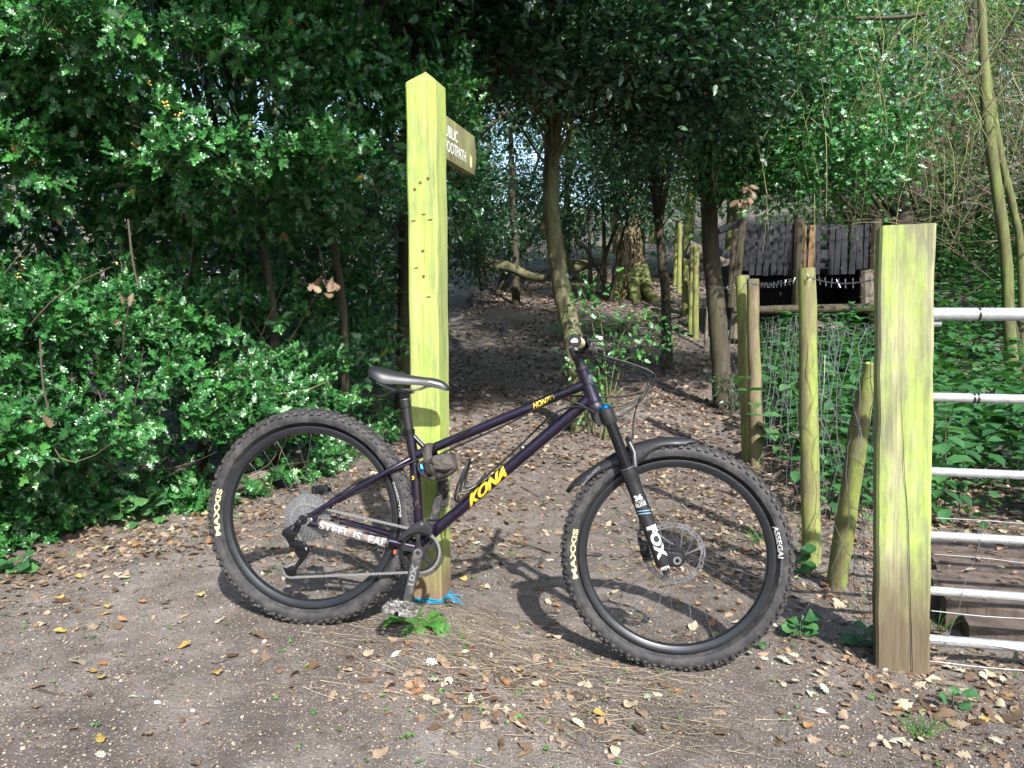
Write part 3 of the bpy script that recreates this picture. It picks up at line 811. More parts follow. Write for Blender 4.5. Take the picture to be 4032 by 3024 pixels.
for s in (1, -1):
    t0 = Vector((ST0n.x, s * ST0n.y, ST0n.z)); t1 = Vector((LEG1.x, s * LEG1.y, LEG1.z)); wip = Vector((ST1n.x, s * ST1n.y, ST1n.z))
    wip = t0 + fork_dir * (wip - t0).dot(fork_dir)
    clm = MB(); clm.tube([t0 - fork_dir * 0.052, t0 - fork_dir * 0.045, t0 - fork_dir * 0.006, t0 + fork_dir * 0.002], [0.017, 0.0235, 0.0240, 0.0215], 22); clm.build('crown_clamp', 'matt_black', fork)
    tube_obj('stanchion', [t0 - fork_dir * 0.01, wip + fork_dir * 0.05], 0.0175, 'gloss_black', 22, fork)
    Lg = (t1 - wip).length
    lg = tube_obj('lower_leg', [wip - fork_dir * 0.004, wip, wip + fork_dir * 0.028, wip + fork_dir * 0.034, wip + fork_dir * 0.06, wip + fork_dir * 0.10, wip + fork_dir * (Lg - 0.03), wip + fork_dir * (Lg - 0.006), t1 + fork_dir * 0.006, t1 + fork_dir * 0.007, t1 + fork_dir * 0.03],
             [0.0215, 0.0270, 0.0270, 0.0250, 0.0235, 0.0230, 0.0230, 0.0240, 0.0215, 0.012, 0.011], 'matt_black', 24, fork)
    wr_ = MB(); wr_.tube([wip - fork_dir * 0.0055, wip - fork_dir * 0.004, wip - fork_dir * 0.0025], [0.0225, 0.0238, 0.0230], 24); wr_.build('wiper_ring', 'steel', fork)
    ax = Vector((WB, s * 0.066 * -1, 0)); ax = Vector((WB, -0.060 if s > 0 else 0.060, 0))
    dp = MB(); base = t1 - fork_dir * 0.012
    pl = [(base + Vector((0.006, 0, 0.030))), ax + Vector((0.004, 0, 0.024)), ax + Vector((0.020, 0, 0.014)), ax + Vector((0.023, 0, -0.004)), ax + Vector((0.012, 0, -0.020)), ax + Vector((-0.006, 0, -0.022)), base + Vector((-0.004, 0, -0.018))]
    pl = [Vector((p.x, ax.y, p.z)) for p in pl]
    dp.prism(pl, (0, -0.011, 0), (0, 0.011, 0)); dp.build('axle_dropout', 'black_metal', fork, bevel=0.004)
    axm = MB(); axm.ring(ax, 0.0065, 0.0125, -s * 0.011 - 0.002 * s, -s * 0.011, 24, 16, 0.0012); axm.build('axle_end', 'steel', fork)
    axh = MB(); axh.tube([ax + Vector((0, 0.005 * s, 0)), ax + Vector((0, -0.0125 * s, 0))], 0.0066, 14); axh.build('axle_socket', 'gloss_black', fork)
wn_ = ST0n + fork_dir * (ST1n - ST0n).dot(fork_dir)
tube_text('lettering', '36', wn_ + fork_dir * 0.095 + Vector((-1, 0, 0.33)) * 0.0, wn_ + fork_dir * 0.095 + Vector((fork_dir.z * -1, 0, fork_dir.x)) * 1.0, 0.0, 0.0236, 0.028, 0.019, 'print_white', 0.05, parent=fork) if False else None
# lettering across the near leg (text runs across the leg, rows go down it)
def leg_text(s, dist, w, h, mat, bold=0.02, along=False, shift=0.0):
    o = np.array((wn_ + fork_dir * dist)[:]); dn = np.array(fork_dir[:]); ac = np.array([-fork_dir.z, 0, fork_dir.x])
    if ac[0] < 0: ac = -ac
    nw = np.array([0, -1.0, 0]); r = 0.0232
    def fn(x, y):
        if along: x, y = -y, x          # not used
        al = (x + shift) / r
        return o + np.outer(-y, dn) + (r + 0.0009) * (np.outer(np.cos(al), nw) + np.outer(np.sin(al), ac))
    return letter('lettering', s, fn, w, h, mat, fork, bold)
leg_text('36', 0.093, 0.026, 0.019, 'print_white', 0.05)
leg_text('PERFORMANCE', 0.107, 0.036, 0.004, 'print_white', 0.0)
leg_text('ELITE', 0.117, 0.036, 0.011, 'print_white', 0.04)
leg_text('FIT4', 0.330, 0.028, 0.010, 'print_white', 0.04, shift=0.002)
leg_text('- -', 0.331, 0.006, 0.008, 'print_red', 0.05, shift=-0.017)
# large name down the leg
def leg_down(s, d0, w, h, mat, bold, shift):
    o = np.array((wn_ + fork_dir * d0)[:]); dn = np.array(fork_dir[:]); ac = np.array([-fork_dir.z, 0, fork_dir.x])
    if ac[0] < 0: ac = -ac
    nw = np.array([0, -1.0, 0]); r = 0.0232
    def fn(x, y):
        al = (y + shift) / r
        return o + np.outer(x, dn) + (r + 0.0009) * (np.outer(np.cos(al), nw) + np.outer(np.sin(al), ac))
    return letter('lettering', s, fn, w, h, mat, fork, bold)
leg_down('FOX', 0.245, 0.110, 0.036, 'print_white', 0.05, 0.008)
for k, dd in enumerate((0.134, 0.143)):
    stp = MB(); ac = Vector((-fork_dir.z, 0, fork_dir.x)); ac = ac if ac.x > 0 else -ac
    rows = []
    for e in (-0.0016, 0.0016):
        rows.append([wn_ + fork_dir * (dd + e + 0.010 * ((j / 8) ** 1.5)) + (YN * math.cos(-0.9 + 1.9 * j / 8) + ac * math.sin(-0.9 + 1.9 * j / 8)) * 0.0242 for j in range(9)])
    stp.grid(rows); stp.build('stripe', 'print_blue', fork)
ba = MB(); ba.tube([HB + fork_dir * 0.012, HB + fork_dir * 0.019], 0.0305, 24); ba.build('crown_ring', 'black_metal', fork)
kn = MB(); kp = P(2380, 1603, 0.066); kn.tube([kp - fork_dir * 0.007, kp - fork_dir * 0.004, kp + fork_dir * 0.004, kp + fork_dir * 0.007], [0.010, 0.0185, 0.0185, 0.012], 10); kn.build('top_dial', 'blue_anodised', fork, smooth=False)
# brake caliper on the far leg
ca = MB(); c0 = P(2535, 2168, -0.05)
ca.box(c0 + Vector((0.004, 0, 0.002)), (0.030, 0.036, 0.062), Matrix.Rotation(R_(-18), 3, 'Y')); ca.box(c0 + Vector((0.018, 0.006, -0.026)), (0.034, 0.020, 0.018), Matrix.Rotation(R_(-30), 3, 'Y'))
ca.cyl(c0 + Vector((0, -0.022, 0.0)), c0 + Vector((0, 0.022, 0)), 0.014, 16); ca.cyl(c0 + Vector((-0.010, -0.01, 0.032)), c0 + Vector((-0.018, -0.01, 0.046)), 0.005, 10)
ca.build('brake_caliper', 'gloss_black', fork, bevel=0.003)

# ---- mudguard over the front tyre
mg = MB(); rows = []
tail, nose = R_(155), R_(83)
for i in range(31):
    q = i / 30; a_ = tail + (nose - tail) * q
    hw = 0.036 * min(1, (q / 0.10) ** 0.7 + 0.02, ((1 - q) / 0.16) ** 0.7 + 0.03)
    rr = 0.390 + 0.024 * (1 - sstep(0.0, 0.35, q)) - 0.003 * sstep(0.7, 1.0, q)
    drop = 0.026 + 0.040 * math.exp(-((q - 0.52) / 0.13) ** 2)
    if q < 0.10 or q > 0.90: drop *= 0.55
    row = []
    for k in range(11):
        e = -1 + 0.2 * k
        row.append(Vector((WB + (rr - drop * abs(e) ** 2.2) * math.cos(a_), -hw * math.sin(e * 1.35) / math.sin(1.35), (rr - drop * abs(e) ** 2.2) * math.sin(a_))))
    rows.append(row)
mg.grid(rows)
mudg = mg.build('mudguard', 'matt_black', bike)
so = mudg.modifiers.new('thick', 'SOLIDIFY'); so.thickness = 0.003
mn = np.array([0, -1.0, 0])
def mg_text(x, y):
    a_ = R_(141) - x / 0.385; r = 0.381 + y * 0.9
    return np.stack([WB + r * np.cos(a_), np.full_like(x, -0.0372) - 0.0006, r * np.sin(a_)], 1)
letter('lettering', 'ProGUARD', mg_text, 0.085, 0.010, 'print_grey', mudg, 0.02)
arch = MB()                                    # brace arch of the fork lowers, seen above the guard
for s in (1, -1):
    p0 = P(2500, 1840, 0.060); p0 = Vector((p0.x, s * p0.y, p0.z)); p1 = P(2478, 1745, 0.03); p1 = Vector((p1.x, s * p1.y * 1.3, p1.z)); p2 = Vector((p1.x - 0.006, 0, p1.z + 0.012))
    arch.tube([p0, p0.lerp(p1, 0.6) + Vector((0.008, 0, 0)), p1, p2], [0.010, 0.009, 0.009, 0.009], 10)
arch.build('arch', 'matt_black', fork)

# ---- cockpit
SD = (HT - HB).normalized()
tube_obj('headset_spacer', [HT, HT + SD * 0.034], 0.0175, 'black_metal', 22)
tube_obj('headset_cap', [HT - SD * 0.001, HT + SD * 0.006], 0.0235, 'matt_black', 22)
fwdv = Vector((SD.z, 0, -SD.x)); fwdv = fwdv if fwdv.x > 0 else -fwdv
stem_c = HT + SD * 0.055
stm = MB()
stm.tube([HT + SD * 0.034, HT + SD * 0.038, HT + SD * 0.074, HT + SD * 0.078], [0.0185, 0.0205, 0.0205, 0.0185], 22)
BAR = stem_c + fwdv * 0.038 + SD * 0.008
stm.tube([stem_c, BAR], [0.018, 0.020], 14)
stm.tube([BAR + Vector((0, -0.026, 0)), BAR + Vector((0, -0.025, 0)), BAR + Vector((0, 0.025, 0)), BAR + Vector((0, 0.026, 0))], [0.020, 0.023, 0.023, 0.020], 20)
stm.build('stem', 'matt_black', bike)
end_n = P(2263, 1341, 0.385)
def barpt(y):
    q = abs(y) / 0.385; s = sstep(0.12, 0.42, q)
    rise = (end_n.z - BAR.z); back = (end_n.x - BAR.x)
    return Vector((BAR.x + back * q ** 1.3, y, BAR.z + rise * (0.72 * s + 0.28 * q)))
ys = [0.0, 0.03, 0.06, 0.09, 0.12, 0.15, 0.20, 0.26, 0.385]
tube_obj('handlebar', [barpt(-y) for y in reversed(ys)] + [barpt(y) for y in ys[1:]], [0.0112] * 4 + [0.0125] * 2 + [0.016] * 5 + [0.0125] * 2 + [0.0112] * 4, 'black_metal', 14)
for s in (1, -1):
    g = tube_obj('grip', [barpt(-s * y) for y in (0.250, 0.255, 0.378)], [0.0165, 0.0160, 0.0165], 'grip_cream', 20)
    e = barpt(-s * 0.385); di = (barpt(-s * 0.385) - barpt(-s * 0.30)).normalized()
    cpb = MB(); cpb.tube([e - di * 0.010, e - di * 0.008, e + di * 0.003, e + di * 0.006], [0.017, 0.0182, 0.0182, 0.016], 22); cpb.build('end_cap', 'matt_black', g)
    if s > 0:                                  # pale cloud-like mark on the near end cap
        mk = MB(); ux = Vector((1, 0, 0)); uz = Vector((0, 0, 1)); ux = (ux - di * ux.dot(di)).normalized(); uz = di.cross(ux); uz = uz if uz.z > 0 else -uz
        for ox, oz, rr in ((-0.0055, -0.002, 0.0048), (0.0, 0.0005, 0.0062), (0.0058, -0.001, 0.0046), (0.002, 0.003, 0.004)):
            c0 = e + di * 0.0063 + ux * ox + uz * oz
            mk.tube([c0, c0 + di * (0.0005 + ox * 0.02)], rr, 12)
        mk.build('cap_mark', 'print_white', g)
    lr = tube_obj('lock_ring', [barpt(-s * y) for y in (0.238, 0.252)], 0.0172, 'matt_black', 18)
    # brake lever
    c0 = barpt(-s * 0.215)
    lv = MB(); lv.tube([barpt(-s * 0.207), barpt(-s * 0.223)], 0.0165, 16)
    m0 = c0 + fwdv * 0.020 - SD * 0.002
    lv.tube([m0 + Vector((0, s * 0.045, -0.004)), m0 + Vector((0, s * 0.03, 0)), m0 + Vector((0, -s * 0.01, 0.0)), m0 + Vector((0, -s * 0.028, -0.002)) + fwdv * 0.006], [0.006, 0.010, 0.0105, 0.008], 12)
    lever = lv.build('brake_lever', 'gloss_black', bike)
    bl = MB(); h0 = m0 + Vector((0, -s * 0.02, 0)) + fwdv * 0.010
    bl.tube([h0, h0 + Vector((0, -s * 0.03, -0.010)) + fwdv * 0.028, h0 + Vector((0, -s * 0.075, -0.013)) + fwdv * 0.030, h0 + Vector((0, -s * 0.10, -0.010)) + fwdv * 0.036], [0.005, 0.0045, 0.005, 0.0055], 8); bl.build('lever_blade', 'steel', lever)
    # shifter / dropper pod under the bar
    sh = MB(); c1 = barpt(-s * 0.185) - SD * 0.026 + fwdv * 0.012
    sh.box(c1, (0.044, 0.040, 0.026), Matrix.Rotation(R_(20), 3, 'Y')); sh.cyl(c1 + Vector((0, -s * 0.018, -0.004)), c1 + Vector((0, -s * 0.030, -0.006)), 0.015, 6); sh.tube([c1, c1 + Vector((-0.022, -s * 0.02, -0.012)), c1 + Vector((-0.038, -s * 0.036, -0.006))], [0.006, 0.005, 0.006], 8)
    sh.cyl(barpt(-s * 0.180), barpt(-s * 0.192), 0.0155, 14)
    sh.build('shifter', 'gloss_black', bike, bevel=0.004)
# ---- cables
def spline(pts, n=8):
    pts = [Vector(p) for p in pts]; out = []
    ext = [pts[0] * 2 - pts[1]] + pts + [pts[-1] * 2 - pts[-2]]
    for i in range(1, len(ext) - 2):
        p0, p1, p2, p3 = ext[i - 1:i + 3]
        for k in range(n):
            t = k / n
            out.append(0.5 * ((2 * p1) + (p2 - p0) * t + (2 * p0 - 5 * p1 + 4 * p2 - p3) * t * t + (3 * p1 - p0 - 3 * p2 + p3) * t ** 3))
    out.append(pts[-1]); return out
def cable(pix, r=0.0031, mat='cable_black'):
    return tube_obj('cable', spline([P(*q) for q in pix]), r, mat, 8)
Z4 = lambda x, y: (2100 + x / 2.553, 1250 + y / 2.553)
cable([(*Z4(560, 330), 0.16), (*Z4(640, 365), 0.15), (*Z4(780, 420), 0.10), (*Z4(980, 490), 0.04), (*Z4(1110, 560), 0.0), (*Z4(1160, 640), -0.02), (*Z4(1110, 760), 0.0), (*Z4(960, 880), 0.03), (*Z4(790, 945), 0.045), (*Z4(620, 955), 0.05), (*Z4(500, 905), 0.03), (*Z4(380, 900), 0.024), (*Z4(250, 945), 0.024), (*Z4(100, 1060), 0.023), (*Z4(-150, 1300), 0.023), (*Z4(-520, 1640), 0.021)])
cable([(*Z4(540, 360), 0.12), (*Z4(650, 400), 0.11), (*Z4(830, 470), 0.06), (*Z4(1040, 545), 0.0), (*Z4(1150, 600), -0.03), (*Z4(1180, 680), -0.04), (*Z4(1120, 790), -0.02), (*Z4(1000, 910), 0.02), (*Z4(860, 990), 0.045), (*Z4(700, 985), 0.05), (*Z4(520, 900), 0.03), (*Z4(380, 840), 0.024), (*Z4(250, 815), 0.022), (*Z4(50, 910), 0.020), (*Z4(-300, 1090), 0.019), (*Z4(-800, 1310), 0.019), (*Z4(-1180, 1500), 0.022)])
cable([(*Z4(600, 390), 0.10), (*Z4(660, 480), 0.08), (*Z4(720, 570), 0.05), (*Z4(820, 630), 0.02), (*Z4(960, 640), -0.03), (*Z4(1110, 600), -0.08), (*Z4(1220, 565), -0.12)], 0.0031, 'cable_black')
cable([(*Z4(560, 350), -0.12), (*Z4(760, 400), -0.12), (*Z4(1000, 470), -0.12), (*Z4(1190, 550), -0.12), (*Z4(1215, 620), -0.12), (*Z4(1130, 740), -0.10), (*Z4(960, 785), -0.06), (*Z4(790, 800), -0.03), (*Z4(600, 795), -0.022), (*Z4(400, 790), -0.02), (*Z4(250, 815), -0.012), (*Z4(0, 925), -0.010)])
cable([(*Z4(1190, 560), -0.12), (*Z4(1130, 720), -0.10), (*Z4(1055, 850), -0.06), (*Z4(1010, 1020), 0.0), (*Z4(1000, 1180), 0.02), (*Z4(985, 1265), 0.03), (*Z4(1020, 1400), 0.02), (*Z4(1000, 1550), -0.04), (2520, 2060, -0.05), (2512, 2110, -0.05), (2518, 2140, -0.05)], 0.0026)
cable([(1855, 1690, 0.018), (1730, 1760, 0.018), (1650, 1806, 0.018), (1560, 1846, 0.045), (1430, 1890, 0.055), (1330, 1950, 0.06), (1260, 2000, 0.066), (1200, 2040, 0.072), (1150, 2070, 0.082), (1122, 2090, 0.085)])
cable([(1640, 1812, -0.02), (1500, 1880, -0.03), (1400, 1945, -0.04), (1350, 1955, -0.04), (1310, 1940, -0.04), (1290, 1920, -0.045)])
cable([(1662, 2040, -0.02), (1690, 2048, -0.02), (1735, 2045, 0.0), (1770, 2020, 0.012), (1790, 2000, 0.018), (1900, 1890, 0.02)])
# rear caliper
rc = MB(); c0 = P(1265, 1925, -0.045); rc.box(c0, (0.060, 0.036, 0.026), Matrix.Rotation(R_(-12), 3, 'Y')); rc.cyl(c0 + Vector((0.015, -0.022, 0.004)), c0 + Vector((0.015, 0.022, 0.004)), 0.014, 14); rc.cyl(c0 + Vector((-0.025, -0.018, 0.006)), c0 + Vector((-0.01, -0.018, 0.008)), 0.006, 10)
rc.cyl(c0 + Vector((0.026, -0.018, 0.022)), c0 + Vector((0.045, -0.018, 0.006)), 0.005, 10); rc.build('brake_caliper', 'black_metal', bike, bevel=0.003)

# ---- drivetrain
CRK = P(1645, 2179, 0.075)
RC = P(1651, 2182, 0.050); RC = Vector((CRK.x, -0.050, CRK.z))
chr_ = MB(); rT = 0.068
chr_.ring(RC, 0.0575, rT - 0.002, -0.0018, 0.0018, teeth=34, th=0.0052)
crg = chr_.build('chainring', 'black_metal', bike, angle=20)
spd = MB()
for k in range(5):
    a_ = R_(102 + 72 * k); d_ = Vector((math.cos(a_), 0, math.sin(a_))); t_ = Vector((-d_.z, 0, d_.x))
    pl = [RC + d_ * 0.014 + t_ * 0.010, RC + d_ * 0.014 - t_ * 0.010, RC + d_ * 0.040 - t_ * 0.0055, RC + d_ * 0.060 - t_ * 0.011, RC + d_ * 0.060 + t_ * 0.011, RC + d_ * 0.040 + t_ * 0.0055]
    spd.prism(pl, (0, -0.004, 0), (0, 0.003, 0))
spd.ring(RC, 0.008, 0.019, -0.005, 0.004, 24)
spd.build('spider', 'matt_black', crg, bevel=0.001)
def arm(a0, a1, y0, y1, w0, w1, th):
    m = MB(); n = 9; rows = []
    d_ = (a1 - a0); d_.y = 0; d_.normalize(); t_ = Vector((-d_.z, 0, d_.x))
    L_ = Vector((a1.x - a0.x, 0, a1.z - a0.z)).length
    for i in range(n + 1):
        q = -0.11 + 1.20 * i / n
        e = 1.0
        if q < 0: e = math.sqrt(max(0, 1 - (q / -0.112) ** 2))
        if q > 1: e = math.sqrt(max(0, 1 - ((q - 1) / 0.092) ** 2))
        hw = (w0 + (w1 - w0) * min(max(q, 0), 1)) * max(e, 0.15); y = y0 + (y1 - y0) * min(max(q, 0), 1)
        c = Vector((a0.x, y, a0.z)) + d_ * L_ * q
        rows.append([c + t_ * (hw * cx2) + Vector((0, th * cy2, 0)) for cx2, cy2 in ((-1, -.35), (-.8, -1), (.8, -1), (1, -.35), (1, .35), (.8, 1), (-.8, 1), (-1, .35))])
    m.grid(rows, True); m.add(rows[0], [tuple(range(8))]); m.add(rows[-1], [tuple(range(8))])
    return m
PED = P(1598, 2378, 0.095)
armo = arm(CRK, PED, -0.066, -0.084, 0.0195, 0.0150, 0.0075).build('crank_arm', 'crank_carbon', bike)
dn = Vector((PED.x - CRK.x, 0, PED.z - CRK.z)).normalized(); sdv = Vector((-dn.z, 0, dn.x)); sdv = sdv if sdv.x > 0 else -sdv
def crank_text(x, y):
    o = np.array((Vector((CRK.x, 0, CRK.z)) + dn * 0.072)[:]); q = 0.072 + x
    pos = o + np.outer(x, np.array(dn[:])) + np.outer(-y if False else y, np.array(sdv[:]))
    pos[:, 1] = -(0.066 + 0.018 * np.clip(q / 0.175, 0, 1)) - 0.0085
    return pos
letter('lettering', 'X01', crank_text, 0.070, 0.020, 'print_grey', armo, 0.03)
bolt = MB(); cb0 = Vector((CRK.x, -0.0735, CRK.z)); bolt.ring(cb0, 0.0085, 0.0150, -0.0025, 0.002, 28); bolt.build('crank_bolt', 'steel', armo)
hole = MB(); hole.tube([cb0 + Vector((0, 0.001, 0)), cb0 + Vector((0, -0.0004, 0))], 0.0088, 20); hole.build('spindle_hole_shade', 'shade_black', armo)  # black disc standing in for the shade inside the hollow spindle
FCR = Vector((CRK.x, 0, CRK.z)); FPED = FCR - dn * 0.175 ; FPED = Vector((FPED.x, 0, FPED.z))
fa_ = arm(FCR, FPED, 0.066, 0.084, 0.0195, 0.0150, 0.0075).build('crank_arm', 'crank_carbon', bike)
fb = MB(); fb.ring(Vector((FPED.x, 0.0745, FPED.z)), 0.004, 0.0065, -0.002, 0.002, 18); fb.build('washer', 'tan_board', fa_)
def pedal(center, side, tilt):
    """side -1 near, +1 far; body centre lies outboard of the crank"""
    pd = MB(); rot = Matrix.Rotation(tilt, 3, 'Y')
    L2, W2, T2 = 0.050, 0.050, 0.0075
    def pt(x, y, z): return center + rot @ Vector((x, y, z))
    out = [(-L2, -W2 * 0.55), (-L2 * 0.72, -W2), (L2 * 0.72, -W2), (L2, -W2 * 0.55), (L2, W2 * 0.55), (L2 * 0.72, W2), (-L2 * 0.72, W2), (-L2, W2 * 0.55)]
    for i in range(8):
        a_, b_ = out[i], out[(i + 1) % 8]
        pd.tube([pt(a_[0], a_[1], 0), pt(b_[0], b_[1], 0)], 0.0085, 6)
    for x in (-0.020, 0.020): pd.tube([pt(x, -W2, 0), pt(x, W2, 0)], 0.0065, 6)
    for y in (-0.018, 0.018): pd.tube([pt(-L2, y, 0), pt(L2, y, 0)], 0.005, 6)
    pd.tube([pt(0, -W2 * 1.08, 0), pt(0, W2 * 1.25, 0)], 0.0105, 12)
    o = pd.build('pedal', 'pedal_white' if side < 0 else 'muddy_black', bike, angle=30)
    pin = MB()
    for x in (-L2, -0.025, 0.025, L2):
        for y in (-W2 * 0.9, -W2 * 0.3, W2 * 0.3, W2 * 0.9):
            pin.tube([pt(x, y, -0.013), pt(x, y, 0.013)], 0.0018, 5)
    pin.build('pins', 'steel', o, kind='stuff')
    axn = MB(); axn.tube([pt(0, -side * W2 * 1.0, 0), pt(0, -side * (W2 + 0.022), 0)], 0.007, 10); axn.build('axle', 'steel', o)
    ec = MB(); ec.tube([pt(0, side * W2 * 1.05, 0), pt(0, side * (W2 * 1.05 + 0.006), 0)], 0.0085, 6); ec.build('axle_cap', 'gloss_black', o)
    return o
pedal(Vector((PED.x, -0.150, PED.z)), -1, R_(4))
pedal(Vector((FPED.x, 0.150, FPED.z)), 1, R_(82))
# upper guide and lower bash guard
gd = MB()
def rp(a_, r): return Vector((RC.x + r * math.cos(R_(a_)), 0, RC.z + r * math.sin(R_(a_))))
pl = [rp(a_, 0.066) for a_ in (64, 80, 95, 110, 125, 140, 150)] + [rp(158, 0.083), rp(146, 0.086), rp(126, 0.086), rp(108, 0.095), rp(92, 0.106), rp(80, 0.106), rp(68, 0.096), rp(58, 0.078)]
gd.prism(pl, (0, -0.061, 0), (0, -0.040, 0)); guide = gd.build('chain_guide', 'matt_black', bike, bevel=0.003)
gb = MB(); c0 = rp(88, 0.096); gb.cyl(c0 + Vector((0, -0.063, 0)), c0 + Vector((0, -0.060, 0)), 0.0045, 10); gb.build('bolt', 'steel', guide)
bs = MB(); rows = []
for i in range(17):
    a_ = -100 + 95 * i / 16; w_ = 0.010
    rows.append([rp(a_, 0.0735) + Vector((0, -0.060, 0)), rp(a_, 0.0735 + w_) + Vector((0, -0.060, 0)), rp(a_, 0.0735 + w_) + Vector((0, -0.040, 0)), rp(a_, 0.0735) + Vector((0, -0.040, 0))])
bs.grid(rows, True); bs.add(rows[0], [(0, 1, 2, 3)]); bs.add(rows[-1], [(0, 1, 2, 3)]); bs.build('bash_guard', 'muddy_black', bike)
tie = MB(); tp = P(1555, 2166, 0.05); tie.tube([tp, tp + Vector((0, 0, -0.012))], [0.005, 0.004], 8); tie.build('tag', 'print_red', bike)
# derailleur
DW = 0.088
der = empty('derailleur', (0, 0, 0), bike)
Z1 = lambda x, y, w=DW: P(1000 + x / 3.318, 1850 + y / 3.318, w)
def dprism(name, pix, w0, w1, mat='gloss_black', bev=0.002):
    pts = [Z1(x, y, (w0 + w1) / 2) for x, y in pix]; pts = [Vector((p.x, 0, p.z)) for p in pts]
    m = MB(); m.prism(pts, (0, -w0, 0), (0, -w1, 0)); return m.build(name, mat, der, bevel=bev)
dprism('hanger', [(545, 690), (575, 650), (612, 670), (610, 720), (585, 790), (540, 830), (510, 800)], 0.062, 0.074)
dprism('knuckle', [(385, 790), (430, 750), (500, 775), (545, 800), (560, 850), (510, 930), (470, 960), (440, 900), (378, 840)], 0.066, 0.090)
dprism('parallelogram', [(470, 930), (560, 920), (660, 950), (690, 1000), (700, 1060), (600, 1040), (480, 1000)], 0.070, 0.098)
dprism('clutch_body', [(560, 1000), (640, 975), (705, 1010), (722, 1070), (690, 1130), (640, 1160), (585, 1120), (560, 1060)], 0.066, 0.096)
dprism('cage_plate', [(640, 1090), (690, 1130), (640, 1200), (560, 1300), (510, 1385), (465, 1370), (385, 1300), (390, 1270), (440, 1290), (500, 1300), (560, 1210)], 0.060, 0.064)
dprism('cage_plate', [(640, 1090), (690, 1130), (640, 1200), (560, 1300), (520, 1350), (500, 1300), (560, 1210)], 0.044, 0.047)
PUL = []
for (x, y), teeth in (((655, 1085), 12), ((470, 1325), 12)):
    c0 = Z1(x, y, 0.054); pm = MB(); pm.ring((c0.x, -0.054, c0.z), 0.004, 0.0205, -0.002, 0.002, teeth=teeth, th=0.004); pm.build('pulley', 'black_metal', der, angle=20); PUL.append(c0)
dl = MB(); dl.tube([Z1(545, 1030, 0.09), Z1(575, 1150, 0.09)], 0.003, 8); dl.build('spring', 'steel', der)
c0 = Z1(585, 690, 0.078); bj = MB(); bj.tube([Vector((c0.x, -0.070, c0.z)), Vector((c0.x, -0.082, c0.z)), Vector((c0.x, -0.084, c0.z))], [0.011, 0.011, 0.007], 16); bj.build('bolt', 'black_metal', der)
o_ = Z1(668, 1030, 0.097)
letter('lettering', 'GX', lambda x, y: np.stack([o_.x + x, np.full_like(x, -0.0968), o_.z + y], 1), 0.014, 0.009, 'print_white', der, 0.02)
# chain path in the bike plane (x,z,y)
cog_r = 0.050; cog_y = -0.051
path = []
def arcp(cx2, cz2, r, a0, a1, y0, y1, n): 
    for i in range(n + 1):
        q = i / n; a_ = R_(a0 + (a1 - a0) * q); path.append(Vector((cx2 + r * math.cos(a_), y0 + (y1 - y0) * q, cz2 + r * math.sin(a_))))
arcp(0, 0, cog_r, 200, 70, cog_y, cog_y, 14)
arcp(RC.x, RC.z, rT + 0.001, 84, -94, -0.050, -0.050, 26)
pl2 = PUL[1]; arcp(pl2.x, pl2.z, 0.021, -88, -215, -0.054, -0.054, 8)
pl1 = PUL[0]; arcp(pl1.x, pl1.z, 0.021, -40, 95, -0.054, -0.053, 8)
path.append(path[0].copy())
seg = [0.0]
for a_, b_ in zip(path, path[1:]): seg.append(seg[-1] + (b_ - a_).length)
def along(s):
    for i in range(len(seg) - 1):
        if s <= seg[i + 1]: 
            return path[i].lerp(path[i + 1], (s - seg[i]) / max(1e-9, seg[i + 1] - seg[i]))
    return path[-1]
cm = MB(); NL = int(seg[-1] / 0.0127); st = seg[-1] / NL
for i in range(NL):
    p0, p1 = along(i * st), along((i + 1) * st); d_ = (p1 - p0).normalized(); up = d_.cross(Vector((0, 1, 0))).normalized()
    yo = 0.0034 if i % 2 else 0.0024; mid_ = (p0 + p1) / 2; hw, hh, nk = st / 2, 0.0041, 0.0027
    for s in (-1, 1):
        pts = []
        for x, z in ((-hw - 0.0038, 0.0), (-hw - 0.0022, hh), (-hw + 0.002, hh), (0, nk), (hw - 0.002, hh), (hw + 0.0022, hh), (hw + 0.0038, 0), (hw + 0.0022, -hh), (hw - 0.002, -hh), (0, -nk), (-hw + 0.002, -hh), (-hw - 0.0022, -hh)):
            pts.append(mid_ + d_ * x + up * z + Vector((0, s * yo, 0)))
        cm.prism(pts, (0, -0.0006, 0), (0, 0.0006, 0))
    cm.cyl(p0 + Vector((0, -0.0046, 0)), p0 + Vector((0, 0.0046, 0)), 0.0024, 6)
cm.build('chain', 'chain_steel', bike, smooth=False, kind='stuff')
# bottle cage on the down tube
Z3 = lambda x, y, w=0.0: P(1560 + x / 3.6075, 1660 + y / 3.6075, w)
bc = MB()
for s in (1, -1):
    y = -s * 0.034
    def q(x, yy, k=1.0): p = Z3(x, yy); return Vector((p.x, y * k, p.z))
    bc.tube(spline([q(1040, 540, 0.55), q(985, 700, 1.0), q(900, 900, 1.1), q(865, 1050, 1.0), q(868, 1110, 0.6), q(900, 1130, 0.2)], 5), 0.0042, 8)
    bc.tube(spline([q(1040, 540, 0.55), q(1000, 680, 1.0), q(950, 880, 1.1), q(955, 960, 1.0), q(1060, 945, 0.8), q(1170, 880, 0.4), q(1270, 760, 0.1)], 5), 0.0036, 8)
p0, p1 = Z3(900, 1130), Z3(1280, 740)
bc.tube([p0 + Vector((0, 0, 0)), p0.lerp(p1, 0.3) + Vector((0.004, 0, -0.012)), p1], [0.007, 0.008, 0.006], 8)
bc.build('bottle_cage', 'matt_black', bike)
